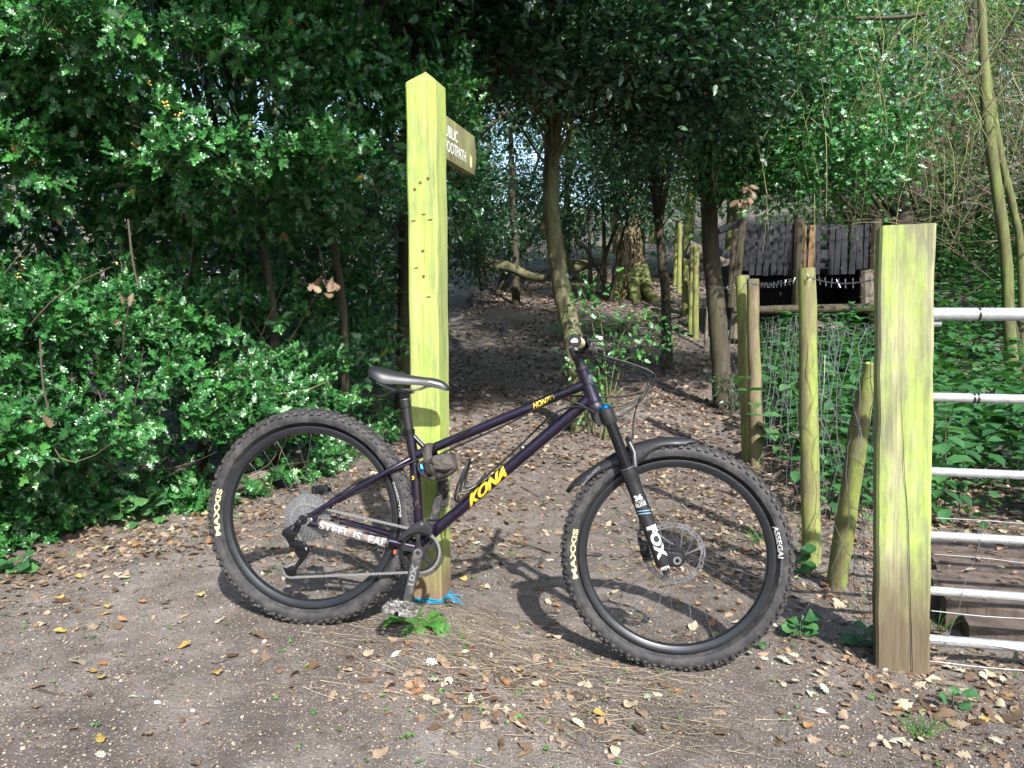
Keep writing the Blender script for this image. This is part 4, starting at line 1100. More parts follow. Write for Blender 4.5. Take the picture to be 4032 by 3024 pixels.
for t in (0.33, 0.62):
    b0 = DT1.lerp(DT0, t); un = Vector((-(DT0 - DT1).z, 0, (DT0 - DT1).x)).normalized()
    bm_ = MB(); bm_.cyl(b0 + un * 0.019, b0 + un * 0.026, 0.005, 8); bm_.build('bolt', 'steel', bike)
# ---- tool bundle strapped under the top tube (a thing of its own)
pouch = empty('tool_bundle'); pouch.matrix_world = BM @ Matrix.Translation(Z3(580, 650))
tag(pouch, 'muddy bundle of inner tube and tools strapped under the bike top tube', 'tool bundle')
pO = Z3(580, 650)
def Zp(x, y, w=0.0): return Z3(x, y, w) - pO
outl = [(310, 600), (345, 560), (430, 535), (560, 480), (690, 450), (770, 455), (835, 510), (858, 590), (845, 690), (790, 750), (690, 800), (560, 830), (450, 800), (360, 745), (318, 680)]
pts = [Zp(x, y) for x, y in outl]; cen = sum(pts, Vector()) / len(pts)
rows = []
for k in range(9):
    a_ = -math.pi / 2 + math.pi * k / 8; yy = 0.036 * math.sin(a_); sc_ = (.62, .88, .97, 1, 1, 1, .97, .88, .62)[k]
    rows.append([Vector((cen.x + (p.x - cen.x) * sc_ * (1 + 0.05 * math.sin(7 * i + 3 * k)), yy + 0.004 * math.sin(5 * i + k), cen.z + (p.z - cen.z) * sc_ * (1 + 0.05 * math.cos(5 * i + 2 * k)))) for i, p in enumerate(pts)])
pm = MB(); pm.grid(rows, True); pm.add(rows[0], [tuple(range(len(pts)))]); pm.add(rows[-1], [tuple(range(len(pts)))]); pm.build('bundle', 'pouch_fabric', pouch, angle=50)
rl = MB()
for k, (x, y, r) in enumerate(((640, 590, 0.021), (700, 600, 0.016))):
    c0 = Zp(x, y); rl.tube([c0 + Vector((-0.032, -0.040, 0.004)), c0 + Vector((-0.02, -0.046, 0.012 - 0.02 * k)), c0 + Vector((0.012, -0.044, -0.008)), c0 + Vector((0.030, -0.034, -0.002))], [0.010, 0.012, 0.012, 0.008], 8)
rl.build('inner_tube', 'muddy_black', pouch)
stp = MB(); path2 = [(462, 318, 0.026), (440, 420, 0.034), (455, 560, 0.047), (490, 700, 0.046), (545, 830, 0.030)]
rows = []
for x, y, w in path2:
    p = Zp(x, y, w); t_ = Vector((0.016, 0, 0.002)); rows.append([p - t_ + YN * 0.003, p + t_ + YN * 0.003])
top = [Zp(455, 318, -0.026), ]
rows = [[mir(q) for q in r] for r in reversed(rows)][:] + rows[0:0] + rows
stp.grid(rows); sto = stp.build('strap', 'muddy_black', pouch); so = sto.modifiers.new('thick', 'SOLIDIFY'); so.thickness = 0.004
bl_ = MB(); c0 = Zp(350, 660, 0.03); bl_.tube([c0 + Vector((0, 0, 0.014)), c0 + Vector((0.004, -0.002, 0)), c0 + Vector((0, 0, -0.014))], [0.004, 0.007, 0.004], 8); bl_.build('tube_valve_cap', 'blue_anodised', pouch)
# ================================================================== posts, sign, gate, fence, shelter
def dirv(a): return Vector((math.sin(a), math.cos(a), 0))       # heading a from +Y towards +X
def square_post(name, w, h, yaw, top, mat, parent=None, nseg=14, wob_=0.002):
    """post standing on local z=0; top: 'flat' or 'pyramid'; corners slightly rounded and uneven"""
    rows = []; c = w / 2; b = w * 0.055; r_ = random.Random(len(name) + int(h * 100))
    prof = [(-c + b, -c), (c - b, -c), (c, -c + b), (c, c - b), (c - b, c), (-c + b, c), (-c, c - b), (-c, -c + b)]
    for i in range(nseg + 1):
        z = -0.25 + (h + 0.25) * i / nseg
        ox, oy = r_.uniform(-wob_, wob_), r_.uniform(-wob_, wob_)
        rows.append([Vector((x + ox, y + oy, z + (r_.uniform(-.004, .004) if i == nseg and top == 'flat' else 0))) for x, y in prof])
    m = MB(); m.grid(rows, True)
    if top == 'pyramid':
        k = len(m.v); o = nseg * 8
        m.v.append((0.0, 0.0, h + w * 0.42)); m.f += [(o + j, o + (j + 1) % 8, k) for j in range(8)]
    else:
        m.add(rows[-1], [tuple(range(8))])
    return m
# ---- signpost
YAW = R_(15)
sp_c = at(1694, 2375, 2.83); SPX, SPY = sp_c.x, sp_c.y + 0.065
SPZ = gzf(SPX, SPY)
sign_h = at(1640, 318, 2.68).z - SPZ
SPW = 0.112
sign = empty('signpost', (SPX, SPY, SPZ)); sign.rotation_euler = (0, R_(-0.15), -YAW)
tag(sign, 'tall square wooden footpath signpost covered in yellow green algae', 'signpost')
square_post('signpost', SPW, sign_h, YAW, 'pyramid', None).build('post', 'sign_post_wood', sign, angle=30)
# finger board: leaves the back of the post
bd = MB(); bz = at(1790, 572, 2.95).z - SPZ
L0, L1 = 0.0, 0.45; hb_ = 0.078
poly = [Vector((0.028, L0, bz - hb_)), Vector((0.028, L1 - 0.028, bz - hb_)), Vector((0.028, L1, bz - 0.012)), Vector((0.028, L1 - 0.022, bz + hb_)), Vector((0.028, L0, bz + hb_))]
bd.prism(poly, (-0.016, 0, 0), (0.016, 0, 0)); board = bd.build('finger_board', 'sign_wood', sign, bevel=0.002)
def board_fn(cy, cz):
    return lambda x, y: np.stack([np.full_like(x, 0.0448), cy + x, cz + y], 1)
letter('lettering', 'PUBLIC', board_fn(0.130, bz + 0.026), 0.165, 0.042, 'sign_paint', board, 0.012)
letter('lettering', 'FOOTPATH', board_fn(0.190, bz - 0.028), 0.240, 0.042, 'sign_paint', board, 0.012)
mk = MB(); pts = [(q_ + 0.058, z_) for q_, z_ in [(0.300, 0.022), (0.314, -0.002), (0.328, 0.018), (0.330, -0.010), (0.324, -0.040), (0.318, -0.030), (0.314, -0.042), (0.309, -0.030), (0.303, -0.040), (0.300, -0.010)]]
mk.add([Vector((0.0449, y, bz - 0.020 + z)) for y, z in pts], [(0, 1, 9), (1, 2, 3), (1, 3, 9), (3, 4, 5), (3, 5, 9), (5, 6, 7), (5, 7, 9), (7, 8, 9)])
mk.build('arrow_mark', 'sign_mark_paint', board, smooth=False)
for px, py in ((1651, 757), (1673, 733), (1704, 719), (1679, 992), (1681, 1090)):
    p = at(px, py, 2.79); loc = Matrix.Rotation(YAW, 3, 'Z') @ Vector((p.x - SPX, 0, 0)); nb = MB()
    x = max(-0.048, min(0.048, (p.x - SPX) / math.cos(YAW) + 0.012)); z = p.z - SPZ; y = -SPW / 2
    nb.tube([(x, y + 0.002, z), (x, y - 0.0015, z), (x, y - 0.0035, z)], [0.0055, 0.0052, 0.003], 10); nb.build('nail', 'rusty_nail', sign)
for px, py in ((1684, 854), (1644, 877), (1710, 875), (1652, 1058), (1700, 1170)):
    p = at(px, py, 2.79); x = max(-0.048, min(0.048, (p.x - SPX) / math.cos(YAW) + 0.012)); z = p.z - SPZ
    nb = MB(); nb.tube([(x - 0.008, -SPW / 2 - 0.001, z), (x + 0.008, -SPW / 2 - 0.001, z + 0.001)], 0.0012, 6); nb.build('staple', 'rusty_nail', sign)
# blue twine round the foot
tw = MB(); r_ = random.Random(4)
for k in range(3):
    pts = []
    for i in range(25):
        a_ = 2 * math.pi * i / 24; c = SPW / 2 + 0.004
        x = max(-c, min(c, 1.35 * c * math.cos(a_))); y = max(-c, min(c, 1.35 * c * math.sin(a_)))
        pts.append(Vector((x, y, 0.010 + 0.006 * k + r_.uniform(-.003, .003))))
    tw.tube(pts, 0.0028, 6)
for k in range(6):
    a_ = r_.uniform(-1.0, 0.5); p0 = Vector((SPW / 2 + 0.004, -SPW / 2 + 0.01, 0.02)); dd = Vector((math.cos(a_), math.sin(a_), 0))
    tw.tube(spline([p0, p0 + dd * 0.03 + Vector((0, 0, 0.02)), p0 + dd * r_.uniform(.05, .08) + Vector((0, 0, r_.uniform(-.015, .02)))], 4), 0.0022, 5)
two = tw.build('blue_twine', 'twine_blue'); two.location = (SPX, SPY, gzf(SPX, SPY - 0.05)); two.rotation_euler = (0, 0, -YAW)
tag(two, 'frayed blue twine tied round the foot of the footpath signpost', 'twine')

# ---- gate post
GA = R_(21); gw = 0.157
GDx = Vector((math.cos(GA), -math.sin(GA), 0)); GDy = Vector((math.sin(GA), math.cos(GA), 0))
GL = Vector((1.188, 2.425, 0))
GC = GL + GDx * gw / 2 + GDy * gw / 2; GC.z = gzf(GC.x, GC.y) - 0.01
gp = square_post('gate_post', gw, 1.434 - GC.z, GA, 'flat', None, nseg=22, wob_=0.0025)
gpo = empty('gate_post', GC); gpo.rotation_euler = (0, R_(-1.7), -GA)
tag(gpo, 'thick square wooden gate post streaked with bright green algae', 'gate post')
gp.build('post', 'gate_post_wood', gpo, angle=30)
ck = MB()                                     # long drying crack: flat black strip on the face painting its shade
zs = [0.02, 0.18, 0.34, 0.52, 0.66, 0.80, 0.92]; xs = [0.030, 0.024, 0.018, 0.012, 0.0, -0.006, -0.012]
rows = [[Vector((x - wv, -gw / 2 - 0.0032, z)), Vector((x + wv, -gw / 2 - 0.0032, z))] for x, z, wv in zip(xs, zs, (0.0013, 0.0012, 0.001, 0.001, 0.0008, 0.0006, 0.0003))]
ck.grid(rows); ck.build('crack', 'shade_black', gpo)
# ---- tubular gate
GS = GL + GDx * (gw + 0.015) + GDy * 0.11
gate = empty('field_gate', (GS.x, GS.y, gzf(GS.x, GS.y))); gate.rotation_euler = (0, R_(0.3), -R_(12))
tag(gate, 'galvanised tubular steel field gate hung beside the thick wooden post', 'gate')
gz0 = gate.location.z
rails = [(1.158, 0.0205), (0.891, 0.0150), (0.648, 0.0145), (0.436, 0.0145), (0.2505, 0.0145), (0.085, 0.0165)]
for z, r in rails:
    m = MB(); m.tube([(-0.075, 0, z - gz0), (0.6, 0, z - gz0 + 0.001), (2.6, 0, z - gz0)], r, 16); m.build('rail', 'galvanised', gate)
for x in (-0.075, 1.3, 2.6):
    m = MB(); m.tube([(x, 0, 0.05), (x, 0, 1.158 - gz0)], 0.0165, 14); m.build('stile', 'galvanised', gate)
hm = MB(); hm.tube([(-0.12, 0.01, 1.13 - gz0), (-0.02, 0.01, 1.13 - gz0)], 0.012, 10); hm.build('hinge', 'galvanised', gate)
for z, r, n_ in ((*rails[0], 1), (*rails[1], 2)):
    for x in (0.085, 0.097)[:n_]:
        m = MB(); m.tube([(x - 0.003, 0, z - gz0), (x + 0.003, 0, z - gz0)], r + 0.0025, 14); m.build('wire_tie', 'matt_black', gate)
r_ = random.Random(9); gn = MB()
def wire_path(p0, p1, n=8, a=0.012):
    out = []
    for i in range(n + 1):
        q = i / n; w_ = a * math.sin(math.pi * q)
        out.append(p0.lerp(p1, q) + Vector((r_.uniform(-w_, w_), r_.uniform(-w_, w_) * 0.5, r_.uniform(-w_, w_))))
    return spline(out, 3)
for z in (0.50, 0.38, 0.27, 0.19, 0.09, 0.02):
    gn.tube(wire_path(Vector((-0.01, -0.02, z)), Vector((2.5, -0.02, z - 0.05 + r_.uniform(-.02, .02))), 16, 0.022), 0.0013, 4)
for k in range(8):
    x = 0.08 + 0.31 * k; gn.tube(wire_path(Vector((x + 0.05, -0.02, 0.5)), Vector((x - 0.05, -0.02, 0.0)), 5, 0.02), 0.0010, 4)
gn.build('netting', 'fence_wire', gate, kind='stuff')
# ---- timber sleepers behind the gate
for k, (dy, zt, w_, x0) in enumerate(((0.30, 0.060, 0.13, 0.05), (0.43, 0.105, 0.17, 0.0), (0.62, 0.115, 0.18, -0.02), (0.815, 0.118, 0.18, 0.02), (1.005, 0.128, 0.18, -0.04), (1.20, 0.135, 0.19, 0.0))):
    c = GS + GDy * dy + GDx * (1.35 + x0); b = MB(); L_ = 2.5
    rows = []
    for i in range(9):
        x = -L_ / 2 + L_ * i / 8; u = random.uniform(-0.006, 0.006)
        rows.append([Vector((x, -w_ / 2 + 0.006 + u, zt)), Vector((x, -w_ / 2 + u, zt - 0.008)), Vector((x, -w_ / 2 + u, -0.08)), Vector((x, w_ / 2, -0.08)), Vector((x, w_ / 2, zt - 0.008)), Vector((x, w_ / 2 - 0.006, zt + random.uniform(-.003, .003)))])
    b.grid(rows, True); b.add(rows[0], [tuple(range(6))]); b.add(rows[-1], [tuple(range(6))])
    o = b.build('timber_sleeper', 'sleeper_wood', angle=30); o.location = (c.x, c.y, 0); o.rotation_euler = (0, R_(random.uniform(-.4, .4)), -GA + R_(random.uniform(-.8, .8)))
    tag(o, ['low split timber sleeper lying right under the gate rails', 'brown sleeper forming the front step edge behind the gate', 'third weathered sleeper counting back from the steel gate', 'fourth weathered sleeper counting back from the steel gate', 'fifth weathered sleeper counting back from the steel gate', 'rearmost weathered sleeper bordering the nettles behind the gate'][k], 'sleeper', 'sleepers laid behind the gate')

# ---- round fence stakes
def stake(base, top, r, mat, label, name='fence_stake', group='stakes of the wire fence', pointed=False):
    base, top = Vector(base), Vector(top); m = MB(); n = 9; pts, rad = [], []
    rr = random.Random(int(base.x * 1000 + base.y * 77))
    for i in range(n + 1):
        q = i / n; pts.append((base - Vector((0, 0, 0.2))).lerp(top, q) - base + Vector((rr.uniform(-1, 1), rr.uniform(-1, 1), 0)) * r * 0.10); rad.append(r * (1.06 - 0.12 * q) * rr.uniform(0.96, 1.04))
    if pointed: rad[-1] = r * 0.35; rad[-2] = r * 0.75
    m.tube(pts, rad, 14); o = m.build(name, mat, angle=45); o.location = base
    tag(o, label, 'fence post', group); return o
def foot(px, py, d): 
    p = at(px, py, d); return Vector((p.x, p.y, gzf(p.x, p.y)))
stA = foot(3205, 2190, 3.62); topA = at(3178, 1057, 3.60)
stake(stA, topA, 0.043, 'stake_wood', 'yellow green round fence stake standing alone between the gate post and paired stakes')
stB1 = foot(2950, 1800, 6.2); stake(stB1, at(2918, 1088, 6.2), 0.047, 'stake_wood', 'greener stake of the touching pair with a darker top')
stB2 = foot(2985, 1835, 6.0); topB2 = at(2962, 1100, 6.0); stake(stB2, topB2, 0.050, 'old_stake_wood', 'browner stake of the touching pair with a flat sawn top')
bs_ = foot(3278, 2250, 3.38); bt_ = at(3425, 1430, 2.86)
stake(bs_, bt_, 0.040, 'stake_wood', 'mossy brace stake leaning against the gate post', pointed=True)
far_st = [(2738, 1375, 1030, 12.3, .054), (2716, 1360, 1012, 12.6, .040), (2697, 1285, 945, 14.0, .062), (2672, 1215, 905, 16.5, .055), (2655, 1200, 890, 17.5, .055), (2775, 1395, 1090, 11.6, .03)]
for i, (px, pb, pt, d, r) in enumerate(far_st):
    f_ = foot(px, pb, d); tpz = f_ + Vector((random.uniform(-.05, .05), 0, 1.45 if i < 5 else 1.15))
    stake(f_, tpz, r * 0.9, 'stake_wood' if i < 5 else 'grey_log_wood', ['first tall', 'second thin', 'third and thickest', 'fourth', 'fifth and farthest'][i] + ' yellow green stake of the far fence counting from the netted trunk' if i < 5 else 'thin grey stake in the far fence beside the green ones')
# ---- wire: barbed strand and netting
def wire_fence():
    root = empty('wire_fence', stA); tag(root, 'sagging galvanised wire netting topped with barbed wire between the stakes', 'wire fence')
    def loc(p): return Vector(p) - Vector(stA)
    pL = GC + Vector((-0.075, -0.02, 0)); r_ = random.Random(3)
    bw = MB()
    anchors = [Vector((pL.x, pL.y, at(3437, 1085, 2.5).z)), at(3178, 1090, 3.58), at(2940, 1112, 6.1), at(2790, 1130, 8.4)]
    strand = []
    for a_, b_ in zip(anchors, anchors[1:]):
        for i in range(12):
            q = i / 12; strand.append(loc(a_.lerp(b_, q)) + Vector((0, 0, -0.03 * math.sin(math.pi * q))))
    strand.append(loc(anchors[-1]))
    sm = spline(strand, 3)
    for ph in (0, math.pi): bw.tube([p + Vector((0.0022 * math.cos(i * 1.3 + ph), 0, 0.0022 * math.sin(i * 1.3 + ph))) for i, p in enumerate(sm)], 0.0015, 5)
    acc = 0
    for a_, b_ in zip(sm, sm[1:]):
        acc += (b_ - a_).length
        if acc > 0.085:
            acc = 0
            for k in range(2):
                dd = Vector((r_.uniform(-.5, .5), r_.uniform(-.5, .5), r_.choice((-1, 1)))).normalized() * 0.019
                bw.tube([a_ - dd, a_ + dd], [0.0009, 0.0014], 4)
    bw.build('barbed_wire', 'fence_wire', root)
    hz = MB(); vt = MB()
    def span(p0, p1, ztop, nv, rows, torn):
        L_ = (p1 - p0).length
        for j in range(rows):
            z = 0.06 + (ztop - 0.06) * j / (rows - 1); pts = []
            for i in range(11):
                q = i / 10; p = p0.lerp(p1, q); g = gzf(p.x, p.y)
                pts.append(loc((p.x + r_.uniform(-.006, .006), p.y, g + z - 0.05 * math.sin(math.pi * q) * (j > 3) + r_.uniform(-.012, .012))))
            hz.tube(spline(pts, 2), 0.0012, 4)
        for i in range(nv):
            q = (i + 0.5) / nv; p = p0.lerp(p1, q); g = gzf(p.x, p.y); pts = []
            zb_ = 0.02 if not torn or r_.random() < 0.4 else r_.uniform(0.1, 0.4)
            z = ztop - 0.04; 
            while z > zb_:
                pts.append(loc((p.x + r_.uniform(-.03, .03), p.y + r_.uniform(-.01, .01), g + z))); z -= r_.uniform(.07, .13)
            if len(pts) > 2: vt.tube(pts, 0.0014, 4)
    span(Vector((pL.x, pL.y, 0)), Vector((stA.x, stA.y, 0)), 1.16, 10, 7, False)
    span(Vector((stA.x, stA.y, 0)), Vector((stB2.x, stB2.y, 0)), 1.16, 10, 5, True)
    span(Vector((stB1.x, stB1.y, 0)), Vector((foot(2850, 1600, 8.3))), 1.02, 9, 5, True)
    # loose wires that hang forward of the mesh
    for i in range(17):
        q = i / 16; p = Vector((stA.x, stA.y, 0)).lerp(Vector((stB2.x, stB2.y, 0)), -0.28 + 1.1 * q); g = gzf(p.x, p.y); pts = []
        z = 1.13 + r_.uniform(-.05, .05); x = p.x + r_.uniform(-.05, .05); zb_ = r_.uniform(0.25, 0.6)
        while z > zb_:
            pts.append(loc((x, p.y + r_.uniform(-.03, .03), g + z))); z -= r_.uniform(0.06, 0.13); x += r_.uniform(-.03, .03)
        if len(pts) > 2: vt.tube(pts, 0.0017, 4)
    hz.build('line_wires', 'fence_wire', root, kind='stuff'); vt.build('stay_wires', 'fence_wire', root, kind='stuff')
wire_fence()

# ---- slatted shelter
SD_ = 12.0
sh_o = foot(3230, 1310, SD_); shel = empty('animal_shelter', sh_o)
tag(shel, 'low timber shelter with black vertical slats above a dark opening', 'shelter')
def S(x, y, back=0.0):                         # zoom-crop pixels -> shelter local
    p = at(2600 + x / 1.659, 700 + y / 1.659, SD_); return Vector((p.x - sh_o.x, p.y * 0 + back, p.z - sh_o.z))
def board(name, x0, x1, yt, yb, mat, back, th=0.022, lean=0.0):
    a_, b_ = S(x0, yt), S(x1, yb); m = MB()
    pts = [Vector((a_.x + lean, back, a_.z)), Vector((b_.x + lean, back, a_.z)), Vector((b_.x, back, b_.z)), Vector((a_.x, back, b_.z))]
    m.prism(pts, (0, -th, 0), (0, 0, 0)); return m.build(name, mat, shel, bevel=0.003)
r_ = random.Random(8)
for x0, x1 in ((522, 560), (565, 602), (610, 645), (655, 690), (705, 740), (745, 780), (788, 820), (828, 860)):
    board('slat', x0, x1, 316 + r_.uniform(-4, 4), (606 if x0 < 540 else 640) + r_.uniform(-4, 4), 'black_board', r_.uniform(-0.01, 0.0), lean=r_.uniform(0, .035))
for x0, x1, m_ in ((897, 935, 'tan_board'), (942, 980, 'tan_board'), (985, 1025, 'black_board'), (1075, 1110, 'black_board'), (1115, 1150, 'black_board'), (1160, 1200, 'black_board'), (1210, 1250, 'black_board'), (1258, 1298, 'black_board'), (1305, 1350, 'black_board')):
    board('slat', x0, x1, 314 + r_.uniform(-5, 5), (598 if x0 > 1250 else 632) + r_.uniform(-6, 6), m_, r_.uniform(-0.01, 0.0), lean=r_.uniform(-.02, .02))
for y in (340, 420, 560):
    board('cross_rail', 505, 1380, y, y + 26, 'black_board', 0.05, 0.03)
for x0, x1, yt, yb, m_ in ((860, 897, 270, 850, 'dark_bark'), (1352, 1392, 280, 840, 'dark_bark')):
    a_, b_ = S((x0 + x1) / 2, yt), S((x0 + x1) / 2, yb); m = MB(); m.tube([b_ + Vector((0, -0.05, -0.2)), a_ + Vector((0, -0.05, 0))], 0.085, 10); m.build('upright', m_, shel)
for xa, ya, xb, yb, r, m_ in ((505, 290, 455, 850, .08, 'dark_bark'), (460, 345, 440, 760, .05, 'dark_bark'), (1310, 608, 1325, 850, .10, 'grey_log_wood'), (510, 640, 490, 1050, .12, 'grey_log_wood')):
    m = MB(); m.tube([S(xb, yb) + Vector((0, -0.1, 0)), S(xa, ya) + Vector((0, -0.1, 0))], [r * 1.05, r * 0.95], 10); m.build('upright', m_, shel)
m = MB(); m.tube([S(430, 868) + Vector((0, -0.35, 0)), S(700, 862) + Vector((0, -0.35, 0)), S(1000, 858) + Vector((0, -0.35, 0)), S(1392, 850) + Vector((0, -0.35, 0))], [0.045, 0.065, 0.07, 0.065], 12); m.build('front_log', 'dark_bark', shel)
board('back_wall', 490, 1385, 420, 1000, 'black_board', 1.5, 0.03)
for x in (495, 1378):
    a_, b_ = S(x, 560), S(x, 1000); m = MB(); m.box(((a_.x), 0.75, (a_.z + b_.z) / 2), (0.03, 1.45, a_.z - b_.z)); m.build('side_wall', 'black_board', shel)
a_, b_ = S(490, 640), S(1385, 600); m = MB(); m.box(((a_.x + b_.x) / 2, 0.78, a_.z + 0.10), (b_.x - a_.x, 1.4, 0.03)); m.build('added_top_board', 'black_board', shel)  # top board added, like the walls, to keep the interior black
p0, p1 = S(370, 352), S(600, 268); m = MB(); m.tube([p0 + Vector((0, 0.1, 0)), p1 + Vector((0, 0.5, 0))], 0.05, 6); m.build('roof_pole', 'black_board', shel)

# ================================================================== trees
def limb_paths(p0, d0, L, r, depth, rr, out, wiggle=0.25):
    pts = [Vector(p0)]; d = Vector(d0).normalized(); n = 6
    for i in range(n):
        d = (d + Vector((rr.uniform(-1, 1), rr.uniform(-1, 1), rr.uniform(-.7, .9))) * wiggle).normalized()
        pts.append(pts[-1] + d * L / n)
    out.append((pts, [r * (1 - 0.75 * i / n) for i in range(n + 1)]))
    if depth > 0:
        for k in range(rr.randint(2, 4)):
            i = rr.randint(2, n); dd = (d + Vector((rr.uniform(-1, 1), rr.uniform(-1, 1), rr.uniform(-.5, .9)))).normalized()
            limb_paths(pts[i], dd, L * rr.uniform(.45, .75), r * 0.45, depth - 1, rr, out, wiggle)
def crown_leaves(name, tips, per, spread, leaf, size, mat, parent, org, flat=0.6, droop=0.2, kind='stuff'):
    T = np.array(tips); N = len(T) * per
    c = np.repeat(T, per, 0); off = rng.normal(0, 1, (N, 3)) * np.array([spread, spread, spread * flat])
    Pp = c + off
    nrm = unit(np.array([0, -0.25, 1.0]) + rng.normal(0, 0.65, (N, 3)))
    t = unit(off * np.array([1, 1, 0.3]) + rng.normal(0, spread * 0.6, (N, 3)) + np.array([0, 0, -droop * spread]))
    Sz = size * rng.uniform(0.45, 1.3, N)
    return batchobj(name, leaf, Pp - np.array(org), frames(t, nrm), Sz, mat, np.clip(rng.beta(2, 2, N), 0, 1), parent, kind)
def make_tree(name, label, pix, d, radii, bark, crown=None, seed=1, base_d=None, group=None, extra_limbs=(), flare=1.0, n=14):
    """trunk follows photo pixels at depth d; foot on the ground"""
    pts = [at(px, py, d) for px, py in pix]; g = gzf(pts[0].x, pts[0].y); org = Vector((pts[0].x, pts[0].y, g))
    pts[0].z = g - 0.15
    root = empty(name, org); tag(root, label, 'tree', group)
    loc = [p - org for p in pts]
    sp_ = spline(loc, 6); rr = random.Random(seed)
    rad = np.interp(np.linspace(0, len(radii) - 1, len(sp_)), range(len(radii)), radii)
    rad = [r * rr.uniform(.95, 1.06) for r in rad]
    m = MB(); m.tube(sp_, rad, n); m.build('trunk', bark, root, angle=60)
    limbs = []; tips = []
    if crown:
        for (cx2, cy2, cz2), (rx, ry, rz), nclump in crown['lobes']:
            for k in range(nclump):
                while True:
                    v = Vector((rr.uniform(-1, 1), rr.uniform(-1, 1), rr.uniform(-1, 1)))
                    if 0.25 < v.length < 1: break
                tips.append((cx2 + v.x * rx, cy2 + v.y * ry, cz2 + v.z * rz))
        top = sp_[-1]
        br = MB()
        for k, tp in enumerate(tips):
            if k % crown.get('every', 3): continue
            e = Vector(tp) - org; s0 = sp_[int(len(sp_) * rr.uniform(.6, .99))]
            mid_ = s0.lerp(e, 0.5) + Vector((rr.uniform(-.3, .3), rr.uniform(-.3, .3), rr.uniform(-.1, .35)))
            L_ = (e - s0).length; br.tube(spline([s0, mid_, e], 4), [max(0.005, 0.0065 * L_ * (1 - 0.8 * i / 8)) for i in range(9)], 6)
        if br.v: br.build('branches', bark, root, angle=60, kind='stuff')
        crown_leaves('crown', tips, crown['per'], crown['spread'], crown.get('leaf', PLAIN), crown['size'], crown.get('mat', 'canopy_leaf'), root, org, crown.get('flat', .6), crown.get('droop', .2))
    return root, org
# smooth trunk beside the path
def L3(px, py, d): p = at(px, py, d); return (p.x, p.y, p.z)
t1, o1 = make_tree('holly_tree', 'smooth curved grey green trunk rising beside the path behind the handlebar', [(2300, 1690), (2285, 1560), (2255, 1330), (2212, 1140), (2185, 950), (2170, 800), (2175, 560), (2185, 330), (2200, -150), (2210, -500)], 7.3,
    [0.135, 0.098, 0.092, 0.088, 0.082, 0.080, 0.078, 0.078, 0.07, 0.05], 'smooth_bark',
    dict(lobes=[((0.6, 6.0, 4.4), (2.2, 2.0, 1.15), 150), ((-0.6, 6.3, 4.0), (1.3, 1.6, 0.9), 70), ((0.45, 7.2, 3.5), (1.3, 0.7, 0.5), 50), ((0.3, 6.1, 3.25), (1.5, 0.6, 0.3), 50), ((1.7, 7.3, 3.2), (0.8, 0.6, 0.55), 40)], per=150, spread=0.24, size=0.082, every=6), 1, n=18)
kn = MB()
for px, py, r in ((2140, 895, .035), (2190, 905, .03), (2192, 985, .028), (2198, 1075, .02), (2205, 1155, .02), (2212, 1200, .018)):
    p = at(px, py, 7.25) - o1; kn.tube([p + Vector((0, 0.06, 0)), p + Vector((-0.02 if px < 2150 else 0, -0.012, 0.01)), p + Vector((-0.03 if px < 2150 else 0, -0.02, 0.014))], [r * 1.5, r, r * 0.5], 9)
kn.build('knots', 'smooth_bark', t1, kind='stuff')
t2, o2 = make_tree('holly_tree', 'slim dark trunk with a leafy foot standing nearer the oak and far stakes', [(2632, 1452), (2625, 1300), (2620, 1150), (2605, 1000), (2590, 850), (2560, 600), (2540, 200)], 10.4, [0.085, 0.065, 0.062, 0.060, 0.058, 0.055, 0.04], 'dark_bark',
    dict(lobes=[((2.2, 10.0, 3.9), (0.9, 0.8, 1.0), 46), ((1.8, 9.6, 5.0), (1.6, 1.3, 1.0), 50), ((1.55, 9.9, 3.2), (0.45, 0.5, 0.5), 14)], per=130, spread=0.22, size=0.075, every=2), 2)
t3, o3 = make_tree('holly_tree', 'dark trunk wrapped in loose netting in front of the slatted shelter', [(2860, 1600), (2838, 1420), (2820, 1200), (2800, 1000), (2790, 800), (2770, 560), (2760, 200)], 8.4, [0.13, 0.105, 0.095, 0.090, 0.085, 0.08, 0.06], 'dark_bark',
    dict(lobes=[((2.9, 7.9, 2.75), (0.95, 0.7, 0.38), 44), ((2.5, 7.7, 3.5), (0.9, 0.8, 0.6), 20), ((3.5, 7.9, 3.2), (0.8, 0.6, 0.5), 16), ((2.4, 8.2, 4.6), (1.5, 1.2, 0.9), 20)], per=120, spread=0.20, size=0.078, leaf=HOLLY[0], mat='holly_leaf', every=2), 3)
br = MB()
for pix in ([(2740, 470), (2830, 520), (2930, 560), (3090, 505), (3150, 460), (3240, 420)], [(2620, 400), (2760, 450), (2840, 480), (2930, 530)], [(2850, 85), (3050, 75), (3250, 72), (3500, 70), (3650, 55)]):
    br.tube(spline([at(x, y, 7.6) - o3 for x, y in pix], 5), 0.020, 7)
br.build('low_branch', 'dark_bark', t3, angle=60)
